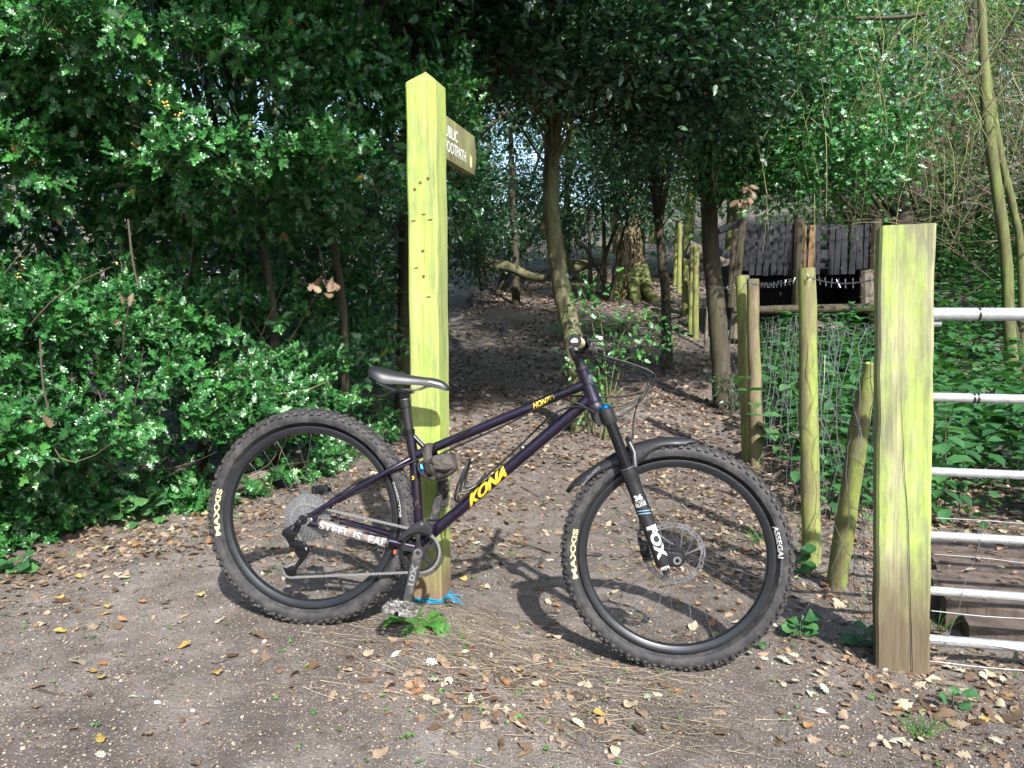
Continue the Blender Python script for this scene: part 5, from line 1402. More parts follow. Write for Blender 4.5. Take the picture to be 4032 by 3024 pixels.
# oak with flared foot
oak, oo = make_tree('oak_tree', 'big rough barked oak with a flared mossy foot at the head of the path', [(2480, 1128), (2482, 1080), (2478, 1010), (2475, 930), (2470, 830), (2460, 650), (2440, 300)], 16.0, [0.44, 0.35, 0.29, 0.265, 0.255, 0.245, 0.22], 'oak_bark',
    dict(lobes=[((2.0, 15.0, 7.0), (4.5, 3.0, 2.2), 110)], per=110, spread=0.5, size=0.15, every=4, mat='pale_leaf'), 4, n=20)
rt = MB()
for (x0, y0), (x1, y1), (x2, y2), r in (((2520, 1050), (2570, 1095), (2650, 1118), .16), ((2440, 1060), (2420, 1105), (2395, 1125), .15), ((2490, 1060), (2500, 1110), (2505, 1135), .16)):
    p = [at(x0, y0, 15.8) - oo, at(x1, y1, 15.5) - oo, at(x2, y2, 15.3) - oo]
    for q in p[1:]: q.z = gzf(q.x + oo.x, q.y + oo.y) - oo.z + 0.05
    rt.tube(spline(p, 5), [r * (1 - 0.06 * i) for i in range(11)], 10)
rt.build('root_flare', 'mossy_bark', oak, angle=60)
# thin mossy stems on the right
for i, (pix, d, r, bark, lab) in enumerate((
    ([(4000, 1560), (3975, 1300), (3960, 1000), (3905, 600), (3880, 350), (3860, -100)], 8.6, .062, 'mossy_bark', 'mossy leaning stem forking above the nettles behind the gate'),
    ([(4032, 1450), (4020, 1000), (3985, 800), (3930, 560), (3880, 200)], 9.2, .045, 'mossy_bark', 'thin straight mossy pole slanting behind the forked stem'),
    ([(4010, 1480), (3990, 1350), (3975, 1280), (3950, 1230)], 8.9, .075, 'dark_bark', 'short broken dark stem at the foot of the mossy stem'),
    ([(3530, 960), (3570, 820), (3640, 650), (3720, 480), (3800, 250), (3850, 0)], 12.5, .13, 'dark_bark', 'brown leaning tree with bare twiggy branches behind the gate post'),
    ([(2870, 930), (2900, 600), (2950, 200), (2960, -100)], 18.0, .10, 'mossy_bark', 'pale mossy trunk far behind the slatted shelter'),
    ([(3420, 900), (3400, 500), (3380, 100)], 19.0, .09, 'mossy_bark', 'slender mossy trunk in the thicket above the gate post'),
    ([(2235, 1060), (2230, 900), (2240, 600), (2250, 300)], 19.5, .09, 'mossy_bark', 'slim pale trunk just right of the smooth curved trunk'),
    ([(2032, 1150), (2030, 1000), (2020, 800), (2010, 500)], 15.0, .07, 'dark_bark', 'slim dark stem in the holly at the left of the path'),
    ([(1590, 1600), (1600, 1200), (1605, 800), (1610, 300)], 7.4, .085, 'dark_bark', 'dark trunk hidden in the holly just behind the signpost'))):
    make_tree('young_tree', lab, pix, d, [r * 1.25] + [r] * (len(pix) - 2) + [r * 0.6], bark, None, 20 + i, n=10)
# fallen logs
def log(name, label, pix, d, r, mat='smooth_bark'):
    pts = [at(x, y, dd) for (x, y), dd in zip(pix, d)]; pts = [Vector((p.x, p.y, max(p.z, gzf(p.x, p.y) + r * 0.3))) for p in pts]
    o0 = pts[0].copy(); m = MB(); sp_ = spline([p - o0 for p in pts], 5); m.tube(sp_, [r * (1 - 0.5 * i / len(sp_)) for i in range(len(sp_))], 10)
    o = m.build(name, mat, angle=60); o.location = o0; tag(o, label, 'log')
log('fallen_log', 'pale fallen branch lying at the left edge of the path beyond the signpost', [(1850, 990), (1920, 1040), (2000, 1050), (2080, 1085), (2140, 1095)], [14.5] * 5, 0.13)
log('fallen_log', 'curved fallen trunk lying across the bank behind the smooth tree', [(2250, 1055), (2320, 1035), (2400, 1030)], [17.5] * 3, 0.16)
log('fallen_log', 'twisted dead grey trunk lying between the far stakes and the shelter', [(2705, 980), (2780, 1010), (2860, 1045), (2930, 1010)], [13.2] * 4, 0.16, 'grey_log_wood')
log('fallen_log', 'weathered split timber lying on leaf litter behind the rear wheel', [(940, 1905), (1100, 1850), (1230, 1780), (1400, 1720)], [4.45, 4.75, 5.15, 5.6], 0.045, 'grey_log_wood')
# ================================================================== holly hedge
def hedge_front(X, z):
    lo = np.interp(X, [-5, -2.6, -2.2, -1.9, -1.55, -1.28, -1.12, -0.8], [2.80, 3.10, 3.38, 3.68, 4.12, 4.75, 6.1, 7.4])
    up = np.interp(X, [-5, -2.4, -1.6, -1.0, -0.65, -0.35, 0.0], [2.95, 3.30, 3.62, 4.0, 4.5, 5.2, 6.0])
    s = sstep(1.55, 1.95, z + 0.12 * np.sin(X * 3.1))
    y = lo * (1 - s) + up * s
    y = y + 1.5 * np.exp(-((z - 1.47 - 0.10 * np.sin(X * 2.3 + 1)) / 0.30) ** 2) * (0.40 + 0.60 * sstep(-2.5, -1.5, X))
    y = y + 0.27 * np.sin(X * 4.3 + z * 2.1) * np.sin(z * 4.9 - X * 1.7 + 0.6) + 0.13 * np.sin(X * 9.1 - z * 7.7 + 2) + 0.06 * np.sin(X * 17 + z * 13)
    y = y + 0.17 * np.sin(z * 10.5 + 1.6 * np.sin(X * 2.1) + X * 1.2) + 0.22 * sstep(0.25, 0.0, z)
    return y
def shoots(P0, D, nl, Ls, size, leafset, mat, name, parent, org, kind='stuff', keep=None, rb=(2, 2)):
    """leafy shoots: alternate leaves spiralling round short stems"""
    N = len(P0); D = unit(D); side = unit(np.cross(D, rng.normal(0, 1, (N, 3)))); s2 = np.cross(D, side)
    ps, ts, ns, ss = [], [], [], []
    ph = rng.uniform(0, 6.28, N)
    for i in range(nl):
        q = (i + 0.7) / nl; a_ = ph + i * 2.4
        rad = side * np.cos(a_)[:, None] + s2 * np.sin(a_)[:, None]
        open_ = 1.15 - 0.75 * q
        t = unit(D * (0.45 + 0.5 * q) + rad * open_ + rng.normal(0, 0.18, (N, 3)))
        nrm = unit(D * 0.9 - rad * 0.5 + np.array([0, -0.15, 0.75]) + rng.normal(0, 0.22, (N, 3)))
        ps.append(P0 + D * (Ls * q)[:, None]); ts.append(t); ns.append(nrm)
        ss.append(size * rng.uniform(0.7, 1.2, N) * (1.0 - 0.25 * (q > 0.85)))
    ps, ts, ns, ss = np.concatenate(ps), np.concatenate(ts), np.concatenate(ns), np.concatenate(ss)
    shoot_r = np.tile(np.clip(rng.beta(*rb, N), 0, 1), nl)
    rn = np.clip(shoot_r * 0.62 + rng.uniform(0, 0.36, len(ps)), 0, 0.96)
    odd = rng.uniform(0, 1, len(ps)); rn = np.where(odd > 0.993, rng.uniform(0.975, 1, len(ps)), rn)
    Rm = frames(ts, ns); ps = ps - np.array(org)
    which = rng.integers(0, len(leafset), len(ps))
    ind = np.zeros(len(ps), bool)
    if keep:
        wp = ps + np.array(org); yy_ = wp[:, 1]
        xpx = wp[:, 0] / yy_; zpx = (wp[:, 2] - CAM_H) / yy_
        vis = (xpx > -0.65) & (xpx < 0.6) & (zpx > -0.52) & (zpx < 0.38)
        score = ss / yy_ * vis; ind[np.argsort(-score)[:keep]] = True
    Vs, Fs, Rs, o = [], [], [], 0
    for k, sh in enumerate(leafset):
        m = (which == k) & ~ind
        V, F = batch(sh[0], sh[1], ps[m], Rm[m], ss[m]); Vs.append(V); Fs.append(F + o); Rs.append(np.repeat(rn[m], len(sh[0]))); o += len(V)
    ob = npmesh(name, np.concatenate(Vs), np.concatenate(Fs), mat, np.concatenate(Rs), parent, kind)
    if keep:
        meshes = {}
        for i in np.nonzero(ind)[0]:
            key = (int(which[i]), int(min(rn[i], .95) * 6))
            if key not in meshes:
                sh = leafset[key[0]]
                q = npmesh('leaf', sh[0], sh[1], mat, np.full(len(sh[0]), key[1] / 6 + 0.08), parent); meshes[key] = q.data; lo = q
            else: lo = link('leaf', meshes[key], parent)
            m4 = Matrix([[*(Rm[i][r] * ss[i]), ps[i][r]] for r in range(3)] + [[0, 0, 0, 1]]); lo.matrix_local = m4
    return ob
hedge_o = Vector((-1.9, 4.2, gzf(-1.9, 4.2)))
hedge = empty('holly_hedge', hedge_o); tag(hedge, 'large glossy holly hedge with spiny leaves bulging beside the path', 'hedge')
N = 7000
X = rng.uniform(-4.0, -0.25, N * 2); z = np.where(rng.uniform(0, 1, N * 2) < .06, rng.uniform(0.03, .3, N * 2), rng.uniform(0.08, 3.9, N * 2))
y = hedge_front(X, z)
clump = np.sin(X * 5.2 + 1.3 * np.sin(z * 3)) + np.sin(z * 6.1 + X * 2.2) + 0.7 * np.sin(X * 11 + z * 9)
clump = clump - 1.1 * np.sin(z * 10.5 + 1.6 * np.sin(X * 2.1) + X * 1.2)
keepm = (rng.uniform(-1.2, 1.0, N * 2) < clump + 0.55) & ~((z < 1.85) & (X > -1.0)) & (rng.uniform(0, 1, N * 2) < np.where(y > 5.2, 0.35, 1.0)); X, z, y = X[keepm][:N], z[keepm][:N], y[keepm][:N]
dep = rng.exponential(0.13, len(X)); e = 0.05
gx = (hedge_front(X + e, z) - y) / e; gzv = (hedge_front(X, z + e) - y) / e
nrm = unit(np.stack([gx, -np.ones_like(X), gzv], 1)); P0 = np.stack([X, y + dep, z + gz(X, y) * 0.5], 1)
D = unit(nrm * 0.9 + np.array([0.05, -0.1, 0.35]) + rng.normal(0, 0.5, (len(X), 3)))
Lg_ = rng.uniform(0.10, 0.24, len(X))
shoots(P0 - D * 0.08, D, 10, Lg_, 0.066, HOLLY, 'holly_leaf', 'foliage', hedge, hedge_o, keep=300)
strips('shoot_stems', P0 - D * 0.12 - np.array(hedge_o), P0 + D * Lg_[:, None] * 0.9 - np.array(hedge_o), 0.0015, 'green_twig', parent=hedge, kind='stuff')
# inner mass against see-through, its leaf colours darkened to stand for shade
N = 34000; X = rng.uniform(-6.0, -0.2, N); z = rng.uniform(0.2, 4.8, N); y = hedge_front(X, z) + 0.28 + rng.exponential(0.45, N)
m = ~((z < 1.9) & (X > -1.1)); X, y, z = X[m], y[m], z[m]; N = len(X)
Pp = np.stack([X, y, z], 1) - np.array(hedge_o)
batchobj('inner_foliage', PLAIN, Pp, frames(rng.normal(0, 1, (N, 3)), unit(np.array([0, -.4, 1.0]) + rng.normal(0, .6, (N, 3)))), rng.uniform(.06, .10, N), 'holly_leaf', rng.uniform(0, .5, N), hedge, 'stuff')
# visible woody stems
N = 110; X = rng.uniform(-3.2, -0.9, N); z = rng.uniform(0.05, 1.3, N) ** 1.3; y = hedge_front(X, z) + rng.uniform(.05, .45, N)
p0 = np.stack([X, y, z], 1); dd = unit(np.stack([rng.normal(0, .8, N), rng.normal(-.2, .4, N), rng.normal(.5, .6, N)], 1)) * rng.uniform(.2, .75, N)[:, None]
strips('bare_stems', p0 - np.array(hedge_o), p0 + dd - np.array(hedge_o), rng.uniform(.0025, .007, N), 'twig', parent=hedge, kind='stuff', segs=4, bow=rng.normal(0, .04, (N, 3)))
tr = MB()
for X_, Y_ in ((-2.6, 4.6), (-2.0, 4.9), (-1.6, 5.1), (-1.25, 5.6)):
    b = Vector((X_, Y_, gzf(X_, Y_) - 0.1)) - hedge_o
    tr.tube(spline([b, b + Vector((.05, -.1, 1.2)), b + Vector((-.1, -.2, 2.5)), b + Vector((.2, -.5, 3.8))], 5), [.036 - .0015 * i for i in range(16)], 9)
tr.build('stems', 'dark_bark', hedge, angle=60)
bx = MB()
for px, py, d in ((655, 415, 3.35), (662, 424, 3.35), (668, 412, 3.36), (700, 450, 3.4), (712, 455, 3.4), (598, 330, 3.4), (1200, 140, 3.9), (1207, 150, 3.9), (80, 1085, 3.3), (470, 1040, 3.5)):
    p = at(px, py, d) - hedge_o
    for k in range(3):
        c = p + Vector((random.uniform(-.012, .012), random.uniform(-.02, 0), random.uniform(-.012, .012))); bx.tube([c + Vector((0, 0, q)) for q in (-.004, -.0025, 0, .0025, .004)], [.0012, .0036, .0045, .0036, .0012], 8)
bx.build('berries', 'berry', hedge, kind='stuff')

# second mass behind: holly along the left of the path
def mass(name, label, lobes, per, spread, size, mat, leaf=PLAIN, cat='bush', n_stem=5, bark='dark_bark', group=None, flat=.8, rlo=0, rhi=1, base=None, stem_r=.05):
    c0 = np.array([l[0] for l in lobes]).mean(0); org = Vector((c0[0], c0[1], gzf(c0[0], c0[1]))); root = empty(name, org); tag(root, label, cat, group)
    tips = []
    for (cx2, cy2, cz2), (rx, ry, rz), k in lobes:
        v = rng.normal(0, 1, (k, 3)); v = unit(v) * rng.uniform(.25, 1, (k, 1)) ** (1 / 2.2); tips.append(np.array([cx2, cy2, cz2]) + v * np.array([rx, ry, rz]))
    tips = np.concatenate(tips); g = gz(tips[:, 0], tips[:, 1]); tips[:, 2] = np.maximum(tips[:, 2], g + 0.12)
    Nn = len(tips) * per; c = np.repeat(tips, per, 0); off = rng.normal(0, spread, (Nn, 3)) * np.array([1, 1, flat]); pp = c + off
    g = gz(pp[:, 0], pp[:, 1]); pp[:, 2] = np.maximum(pp[:, 2], g + 0.02)
    rr = np.clip(np.repeat(rng.uniform(rlo, rhi, len(tips)), per) * .6 + rng.uniform(0, .4, Nn), 0, .96)
    batchobj('foliage', leaf, pp - np.array(org), frames(unit(off + rng.normal(0, spread * .7, (Nn, 3))), unit(np.array([0, -.3, 1.0]) + rng.normal(0, .6, (Nn, 3)))), size * rng.uniform(.6, 1.25, Nn), mat, rr, root, 'stuff')
    st = MB(); r_ = random.Random(int(abs(c0[0]) * 100))
    for k in range(n_stem):
        t = tips[r_.randrange(len(tips))]; b0 = base or (c0[0], c0[1]); b = Vector((b0[0] + r_.uniform(-.3, .3) * stem_r * 20, b0[1] + r_.uniform(-.3, .3) * stem_r * 20, 0)); b.z = gzf(b.x, b.y) - .05
        e = Vector(t); st.tube(spline([b - org, b.lerp(e, .5) + Vector((0, 0, .3)) - org, e - org], 4), [stem_r * q_ for q_ in (1, .9, .8, .72, .64, .56, .44, .32, .2)], 7)
    st.build('stems', bark, root, angle=60)
    return root
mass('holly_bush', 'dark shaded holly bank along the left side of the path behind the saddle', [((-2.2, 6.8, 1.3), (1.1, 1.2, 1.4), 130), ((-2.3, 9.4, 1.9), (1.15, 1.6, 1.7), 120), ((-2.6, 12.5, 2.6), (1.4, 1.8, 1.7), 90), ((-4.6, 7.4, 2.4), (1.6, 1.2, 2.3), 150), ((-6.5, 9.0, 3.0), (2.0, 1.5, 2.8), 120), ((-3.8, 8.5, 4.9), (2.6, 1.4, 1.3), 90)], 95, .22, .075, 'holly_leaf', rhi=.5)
mass('holly_bush', 'mid green holly understorey at the left of the path beside the finger board', [((-0.95, 14.6, 3.1), (0.95, .9, 1.25), 80), ((-0.3, 16.6, 3.4), (1.1, 1.0, 1.4), 70), ((-1.2, 12.6, 3.4), (.8, .7, 1.1), 40), ((0.0, 20, 6.0), (2.6, .9, 2.6), 90), ((-.6, 17.5, 6.6), (2.3, 1, 1.8), 70), ((-3.5, 18, 6.0), (2.5, 1, 3), 80), ((2.6, 20.5, 7.5), (2.2, 1, 2.8), 80)], 110, .20, .08, 'canopy_leaf')
mass('holly_bush', 'rounded holly bush between the smooth trunk and the big oak', [((1.1, 17.6, 3.8), (.8, .7, 1.2), 50), ((1.9, 14.0, 3.9), (.7, .6, .7), 34), ((2.35, 14.4, 3.45), (.8, .4, .6), 40)], 110, .20, .08, 'canopy_leaf')
mass('overhanging_tree', 'holly boughs overhanging the path above the signpost', [((-1.9, 6.6, 4.3), (1.9, 1.9, .95), 130), ((-.9, 5.3, 3.85), (1.2, .8, .5), 60), ((-1.0, 3.5, 3.7), (.95, .8, .35), 80), ((-2.4, 9.5, 5.0), (2.2, 2.0, 1.3), 70), ((.2, 9.5, 5.0), (1.8, 1.8, 1.0), 60)], 130, .28, .09, 'canopy_leaf', cat='tree', n_stem=10, base=(-2.6, 8.6))  # the lobe nearest the viewer is an unseen bough added to shade the hedge
mass('overhanging_tree', 'leafy boughs hanging over the fence above the slatted shelter', [((4.4, 10.4, 4.7), (1.5, 1.2, .7), 12), ((3.0, 11.5, 5.6), (2.0, 1.5, 1.0), 26), ((4.6, 12.4, 4.0), (1.6, .8, .45), 22)], 110, .26, .085, 'canopy_leaf', cat='tree', n_stem=7, base=(7.2, 13.4))
mass('hazel_thicket', 'pale sunlit hazel thicket rising above the nettle bank', [((6.8, 15.5, 5.2), (2.6, 1.3, 2.6), 90), ((10.5, 15.5, 6.0), (2.6, 1.4, 2.8), 80), ((3.6, 17.5, 5.6), (2.2, 1.3, 2.4), 70), ((8.0, 17.5, 8.0), (5.0, 1.2, 2.4), 110)], 120, .36, .11, 'pale_leaf', OVATE, 'thicket', 14, 'mossy_bark')
mass('holly_sapling', 'small holly sapling sprouting around the foot of the smooth trunk', [((.75, 6.75, .75), (.28, .2, .45), 16), ((1.15, 6.8, 1.0), (.35, .2, .25), 9), ((.62, 6.8, 1.35), (.16, .1, .12), 4)], 16, .07, .058, 'holly_leaf', HOLLY[0], 'sapling', 7, 'mossy_bark', rlo=.4, stem_r=.008)
mass('holly_sapling', 'dark leafy sprouts around the foot of the slim dark trunk', [((o2.x - .12, o2.y - .25, o2.z + .5), (.16, .12, .45), 12)], 18, .06, .05, 'canopy_leaf', PLAIN, 'sapling', 4, stem_r=.008)
mass('holly_sapling', 'low green shoots at the foot of the netted trunk', [((o3.x - .05, o3.y - .3, o3.z + .25), (.22, .12, .25), 10)], 14, .06, .05, 'canopy_leaf', PLAIN, 'sapling', 3, stem_r=.008)
# the wood beyond: one far mass
N = 70000; X = rng.uniform(-18, 24, N); Y = rng.uniform(19, 34, N); h = rng.beta(1.0, 1.35, N) * 12
cl_ = np.sin(X * 1.3 + Y * .5) + np.sin(X * .7 - h * 1.1 + 1) + np.sin(h * 1.9 + X * .4)
m = rng.uniform(-2.2, 1.6, N) < cl_ + np.where(X > 5, .3, .6); X, Y, h = X[m], Y[m], h[m]; N = len(X)
pp = np.stack([X, Y, gz(X, Y) + .2 + h], 1)
fw = batchobj('far_wood', PLAIN, pp, frames(rng.normal(0, 1, (N, 3)), unit(np.array([0, -.4, .9]) + rng.normal(0, .6, (N, 3)))), rng.uniform(.14, .28, N), 'pale_leaf', np.clip(rng.beta(2, 2, N) - np.where(X < 2, .25, 0), 0, 1), kind='stuff')
tag(fw, 'hazy green woodland filling the background beyond the path', 'woodland')
for i in range(16):
    x_ = random.uniform(-12, 18); y_ = random.uniform(20, 30); b = Vector((x_, y_, gzf(x_, y_))); m = MB()
    m.tube(spline([Vector((0, 0, -.2)), Vector((random.uniform(-.3, .3), 0, 4)), Vector((random.uniform(-.8, .8), 0, 9)), Vector((random.uniform(-1, 1), 0, 13))], 4), [.17 - .009 * k for k in range(13)], 8)
    o = m.build('background_trunk', 'mossy_bark', angle=60); o.location = b; tag(o, 'slender grey green trunk in the far woodland', 'tree', 'trunks of the far woodland')
# unseen wood round the clearing behind the viewer, added to cut sky light
N = 26000; an = rng.uniform(-2.75, 2.75, N); rr_ = rng.uniform(11, 17, N); X = np.sin(an) * rr_; Y = -np.cos(an) * rr_ + 1.0; h = rng.beta(1.1, 1.3, N) * 6.8
m = (Y < 3.0) | (np.abs(X) > 9.5); X, Y, h = X[m], Y[m], h[m]; N = len(X)
wb = batchobj('unseen_wood', PLAIN, np.stack([X, Y, gz(X, Y) + .1 + h], 1), frames(rng.normal(0, 1, (N, 3)), unit(np.array([0, 0, .9]) + rng.normal(0, .7, (N, 3)))), rng.uniform(.25, .45, N), 'canopy_leaf', rng.uniform(0, 1, N), kind='stuff')
tag(wb, 'unseen dark green woodland added round the clearing behind the viewer', 'woodland')
# bare twiggy thicket right
tk = empty('twiggy_thicket', (6.0, 11.5, gzf(6.0, 11.5))); tag(tk, 'tangle of bare arching twigs above the nettle bank', 'thicket'); ko = np.array(tk.location)
N = 900; a0 = np.stack([rng.uniform(6.6, 11, N), rng.uniform(9.5, 14.5, N), np.zeros(N)], 1); a0[:, 2] = gz(a0[:, 0], a0[:, 1]) + rng.uniform(.3, 3.6, N)
dd = unit(np.stack([rng.normal(-.5, .7, N), rng.normal(-.2, .4, N), rng.normal(.45, .45, N)], 1)) * rng.uniform(.8, 2.8, N)[:, None]
strips('twigs', a0 - ko, a0 + dd - ko, rng.uniform(.004, .012, N), 'twig', parent=tk, kind='stuff', segs=5, bow=np.stack([rng.normal(0, .1, N), rng.normal(0, .1, N), rng.uniform(.02, .3, N)], 1))
N = 9000; a1 = a0[rng.integers(0, 900, N)] + dd[rng.integers(0, 900, N)] * rng.uniform(.2, 1, (N, 1)) + rng.normal(0, .35, (N, 3))
batchobj('sparse_leaves', PLAIN, a1 - ko, frames(rng.normal(0, 1, (N, 3)), unit(np.array([0, -.3, 1.0]) + rng.normal(0, .6, (N, 3)))), rng.uniform(.04, .08, N), 'pale_leaf', None, tk, 'stuff')
N = 420; a0 = np.stack([rng.uniform(1.6, 5.2, N), rng.uniform(7.0, 9.5, N), rng.uniform(2.9, 4.4, N)], 1); dd = np.stack([rng.normal(0, .25, N), rng.normal(0, .15, N), rng.uniform(-1.3, -.2, N)], 1)
strips('hanging_twigs', a0 - np.array(o3), a0 + dd - np.array(o3), rng.uniform(.003, .008, N), 'green_twig', parent=t3, kind='stuff', segs=4, bow=rng.normal(0, .1, (N, 3)))

# ================================================================== nettles
def nettle_geo(seed, h):
    r = np.random.default_rng(seed); k = 7; Ps, Ts, Ns, Ss = [], [], [], []
    lean = r.normal(0, .08, 2)
    for i in range(k):
        q = (i + 1.2) / (k + .3); zc = h * q
        for s in (0, 1):
            a_ = i * 1.5708 + s * 3.1416 + r.normal(0, .25); t = np.array([math.cos(a_), math.sin(a_), r.uniform(-.45, .25)])
            Ps.append([lean[0] * q * h * 3, lean[1] * q * h * 3, zc]); Ts.append(t); Ns.append(unit(np.array([0, -.1, 1.0]) + r.normal(0, .2, 3))); Ss.append(h * .19 * (1.15 - .55 * abs(q - .55)) * r.uniform(.8, 1.2))
    V, F = batch(OVATE[0], OVATE[1], np.array(Ps), frames(np.array(Ts), np.array(Ns)), np.array(Ss))
    return V, F, lean * h * 3
protos = [nettle_geo(s, .55) for s in range(5)]
def fence_x(y): return 1.19 + 0.225 * (y - 2.42)
# mass
cand = 5200; X = rng.uniform(1.2, 13, cand); Y = rng.uniform(3.7, 17, cand)
g = (X > fence_x(Y) + .18) & (X < .68 * Y + 1.2) & ~((X > 3.2) & (X < 6.4) & (Y > 11.2) & (Y < 13.8)) & ~((Y < 4.05) & (X > 1.75))
g &= rng.uniform(0, 1, cand) < np.where(Y < 7, .95, .75)
X, Y = X[g], Y[g]; N = len(X); order = np.argsort(np.hypot(X, Y)); X, Y = X[order], Y[order]
near_k = 60
for i in range(near_k):
    k = i % 5
    if i < 5:
        V, F, ln = protos[k]; root = empty('nettle_plant'); lf = npmesh('leaves', V, F, 'nettle_leaf', np.repeat(np.random.default_rng(i).uniform(.2, .9, len(V) // 7), 7), root, 'stuff')
        st = MB(); st.tube([(0, 0, -.03), (ln[0] * .5, ln[1] * .5, .3), (ln[0], ln[1], .55)], [.004, .0035, .002], 5); MAT.setdefault('nettle_stem', MAT['green_twig']); sto = st.build('stem', 'green_twig', root)
        if i == 0: npro = []
        npro.append((root, lf, sto))
    else:
        root = npro[k][0].copy(); COL.objects.link(root)
        for ch in npro[k][1:]:
            c = ch.copy(); COL.objects.link(c); c.parent = root
    root.location = (X[i], Y[i], gzf(X[i], Y[i])); root.rotation_euler = (0, 0, random.uniform(0, 6.28)); s_ = random.uniform(.6, 1.15); root.scale = (s_, s_, s_ * random.uniform(.85, 1.15))
    tag(root, 'leafy green nettle standing behind the wire fence', 'nettle', 'nettles nearest the wire fence')
Vs, Fs, Rs, o = [], [], [], 0
for i in range(near_k, N):
    V, F, _ = protos[i % 5]; a_ = random.uniform(0, 6.28); s_ = random.uniform(.7, 1.4); ca_, sa_ = math.cos(a_) * s_, math.sin(a_) * s_
    W = np.stack([V[:, 0] * ca_ - V[:, 1] * sa_ + X[i], V[:, 0] * sa_ + V[:, 1] * ca_ + Y[i], V[:, 2] * s_ + gzf(X[i], Y[i])], 1)
    Vs.append(W); Fs.append(F + o); o += len(W); Rs.append(np.repeat(np.clip(rng.normal(.5, .22, len(V) // 7), 0, 1), 7))
nb_ = npmesh('nettle_bed', np.concatenate(Vs), np.concatenate(Fs), 'nettle_leaf', np.concatenate(Rs), kind='stuff'); tag(nb_, 'dense bed of nettles covering the bank behind gate and fence', 'nettles')

# ================================================================== leaf litter, gravel, sprouts
def dens(x, y):
    d = 0.035 + 0.04 * sstep(-.9, 0, x) + 0.75 * sstep(2.9, 3.7, y) + 0.75 * sstep(.7, 1.3, x) * sstep(1.2, 2.0, y) + 0.5 * sstep(2.1, 3.0, y) * sstep(-1.2, -1.9, x)
    d = d + 0.75 * np.exp(-((x + .10) / .45) ** 2 - ((y - 2.28) / .28) ** 2)
    path = np.exp(-((x - .15 - .03 * y) / .45) ** 2) * sstep(3.0, 3.4, y) * sstep(6.5, 5.0, y)
    return np.clip(d * (1 - .7 * path) * (.75 + .5 * np.sin(x * 4.1 + y * 2.3) * np.sin(y * 5.3 - x)), 0, 1.2)
def place(N, y0, y1, mx=.70, pad=.25, fn=dens):
    y = y0 + (y1 - y0) * rng.uniform(0, 1, N) ** .8; x = rng.uniform(-1, 1, N) * (mx * y + pad)
    k = rng.uniform(0, 1, N) < fn(x, y)
    k &= ~((x < -.9) & (y > np.interp(x, [-4, -2.4, -1.9, -1.4, -.9], [3.6, 3.9, 4.2, 4.7, 6.2]) + .6))
    return np.stack([x[k], y[k]], 1)
xy = place(33000, 1.15, 6.3); sz = np.clip(rng.gamma(5, .0052, len(xy)), .010, .055)
scatter_flat('leaf_litter', OAK + MAPLE[:1] + BIRCH, xy, sz, 'litter', .30, .003, np.clip(rng.beta(2.2, 1.6, len(xy)), 0, 1), 'stuff', 'scattered brown oak and birch leaves on the sunny soil round the bike', 'leaf litter')
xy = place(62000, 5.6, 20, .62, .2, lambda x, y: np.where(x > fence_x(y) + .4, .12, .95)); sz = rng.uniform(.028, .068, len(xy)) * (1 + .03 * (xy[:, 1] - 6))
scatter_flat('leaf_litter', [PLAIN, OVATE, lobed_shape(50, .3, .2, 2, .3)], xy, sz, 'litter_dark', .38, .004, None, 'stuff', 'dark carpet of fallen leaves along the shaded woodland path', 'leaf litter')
xy = place(52000, 1.1, 5.2, .72, .25, lambda x, y: .5 + .5 * dens(x, y)); sz = rng.uniform(.004, .014, len(xy)) * rng.uniform(.6, 1, len(xy))
scatter_flat('leaf_crumbs', [PLAIN, OVATE], xy, sz, 'litter', .35, .002, np.clip(rng.beta(1.6, 1.5, len(xy)), 0, 1), 'stuff', 'crumbled leaf and bark fragments strewn over the soil', 'leaf crumbs')
# pebble shape
bm = bmesh.new(); bmesh.ops.create_icosphere(bm, subdivisions=1, radius=.5); PEB = (np.array([v.co[:] for v in bm.verts]) * np.array([1, .75, .5]), np.array([[v.index for v in f.verts] for f in bm.faces])); bm.free()
xy = place(60000, 1.0, 4.6, .72, .25, lambda x, y: .25 + .6 * sstep(3.2, 2.0, y) * (.5 + .5 * np.sin(x * 3 + y * 2.7) ** 2)); sz = np.clip(rng.lognormal(-5.35, .5, len(xy)), .002, .016)
scatter_flat('gravel', [PEB], xy, sz, 'stone', .3, .0005, np.clip(rng.beta(2, 2, len(xy)), 0, 1), 'stuff', 'small pale gravel pressed into the sunny soil', 'gravel')
# dry straw near the signpost and verge
N = 1300; cx2 = np.where(rng.uniform(0, 1, N) < .62, -.05, .45); x = cx2 + rng.normal(0, .22, N) - .12; y = np.where(cx2 < 0, 2.52, 2.15) + rng.normal(0, .17, N)
a_ = rng.normal(-.5, .6, N); L_ = rng.uniform(.03, .14, N); q0 = np.stack([x, y, gz(x, y) + rng.uniform(.002, .012, N)], 1); x1, y1 = x + np.cos(a_) * L_, y + np.sin(a_) * L_; q1 = np.stack([x1, y1, gz(x1, y1) + rng.uniform(.001, .018, N)], 1)
dg_ = strips('dry_grass', q0, q1, rng.uniform(.0006, .0013, N), 'straw', kind='stuff', segs=2, bow=rng.normal(0, .006, (N, 3))); tag(dg_, 'flattened straw coloured dead grass round the signpost mound', 'dry grass')
N = 2600; xy = place(9000, 1.2, 5.5)[:N]; N = len(xy); a_ = rng.uniform(0, 6.28, N); L_ = rng.uniform(.02, .11, N); q0 = np.stack([xy[:, 0], xy[:, 1], gz(xy[:, 0], xy[:, 1]) + .004], 1); e1 = xy + np.stack([np.cos(a_), np.sin(a_)], 1) * L_[:, None]; q1 = np.stack([e1[:, 0], e1[:, 1], gz(e1[:, 0], e1[:, 1]) + .005], 1)
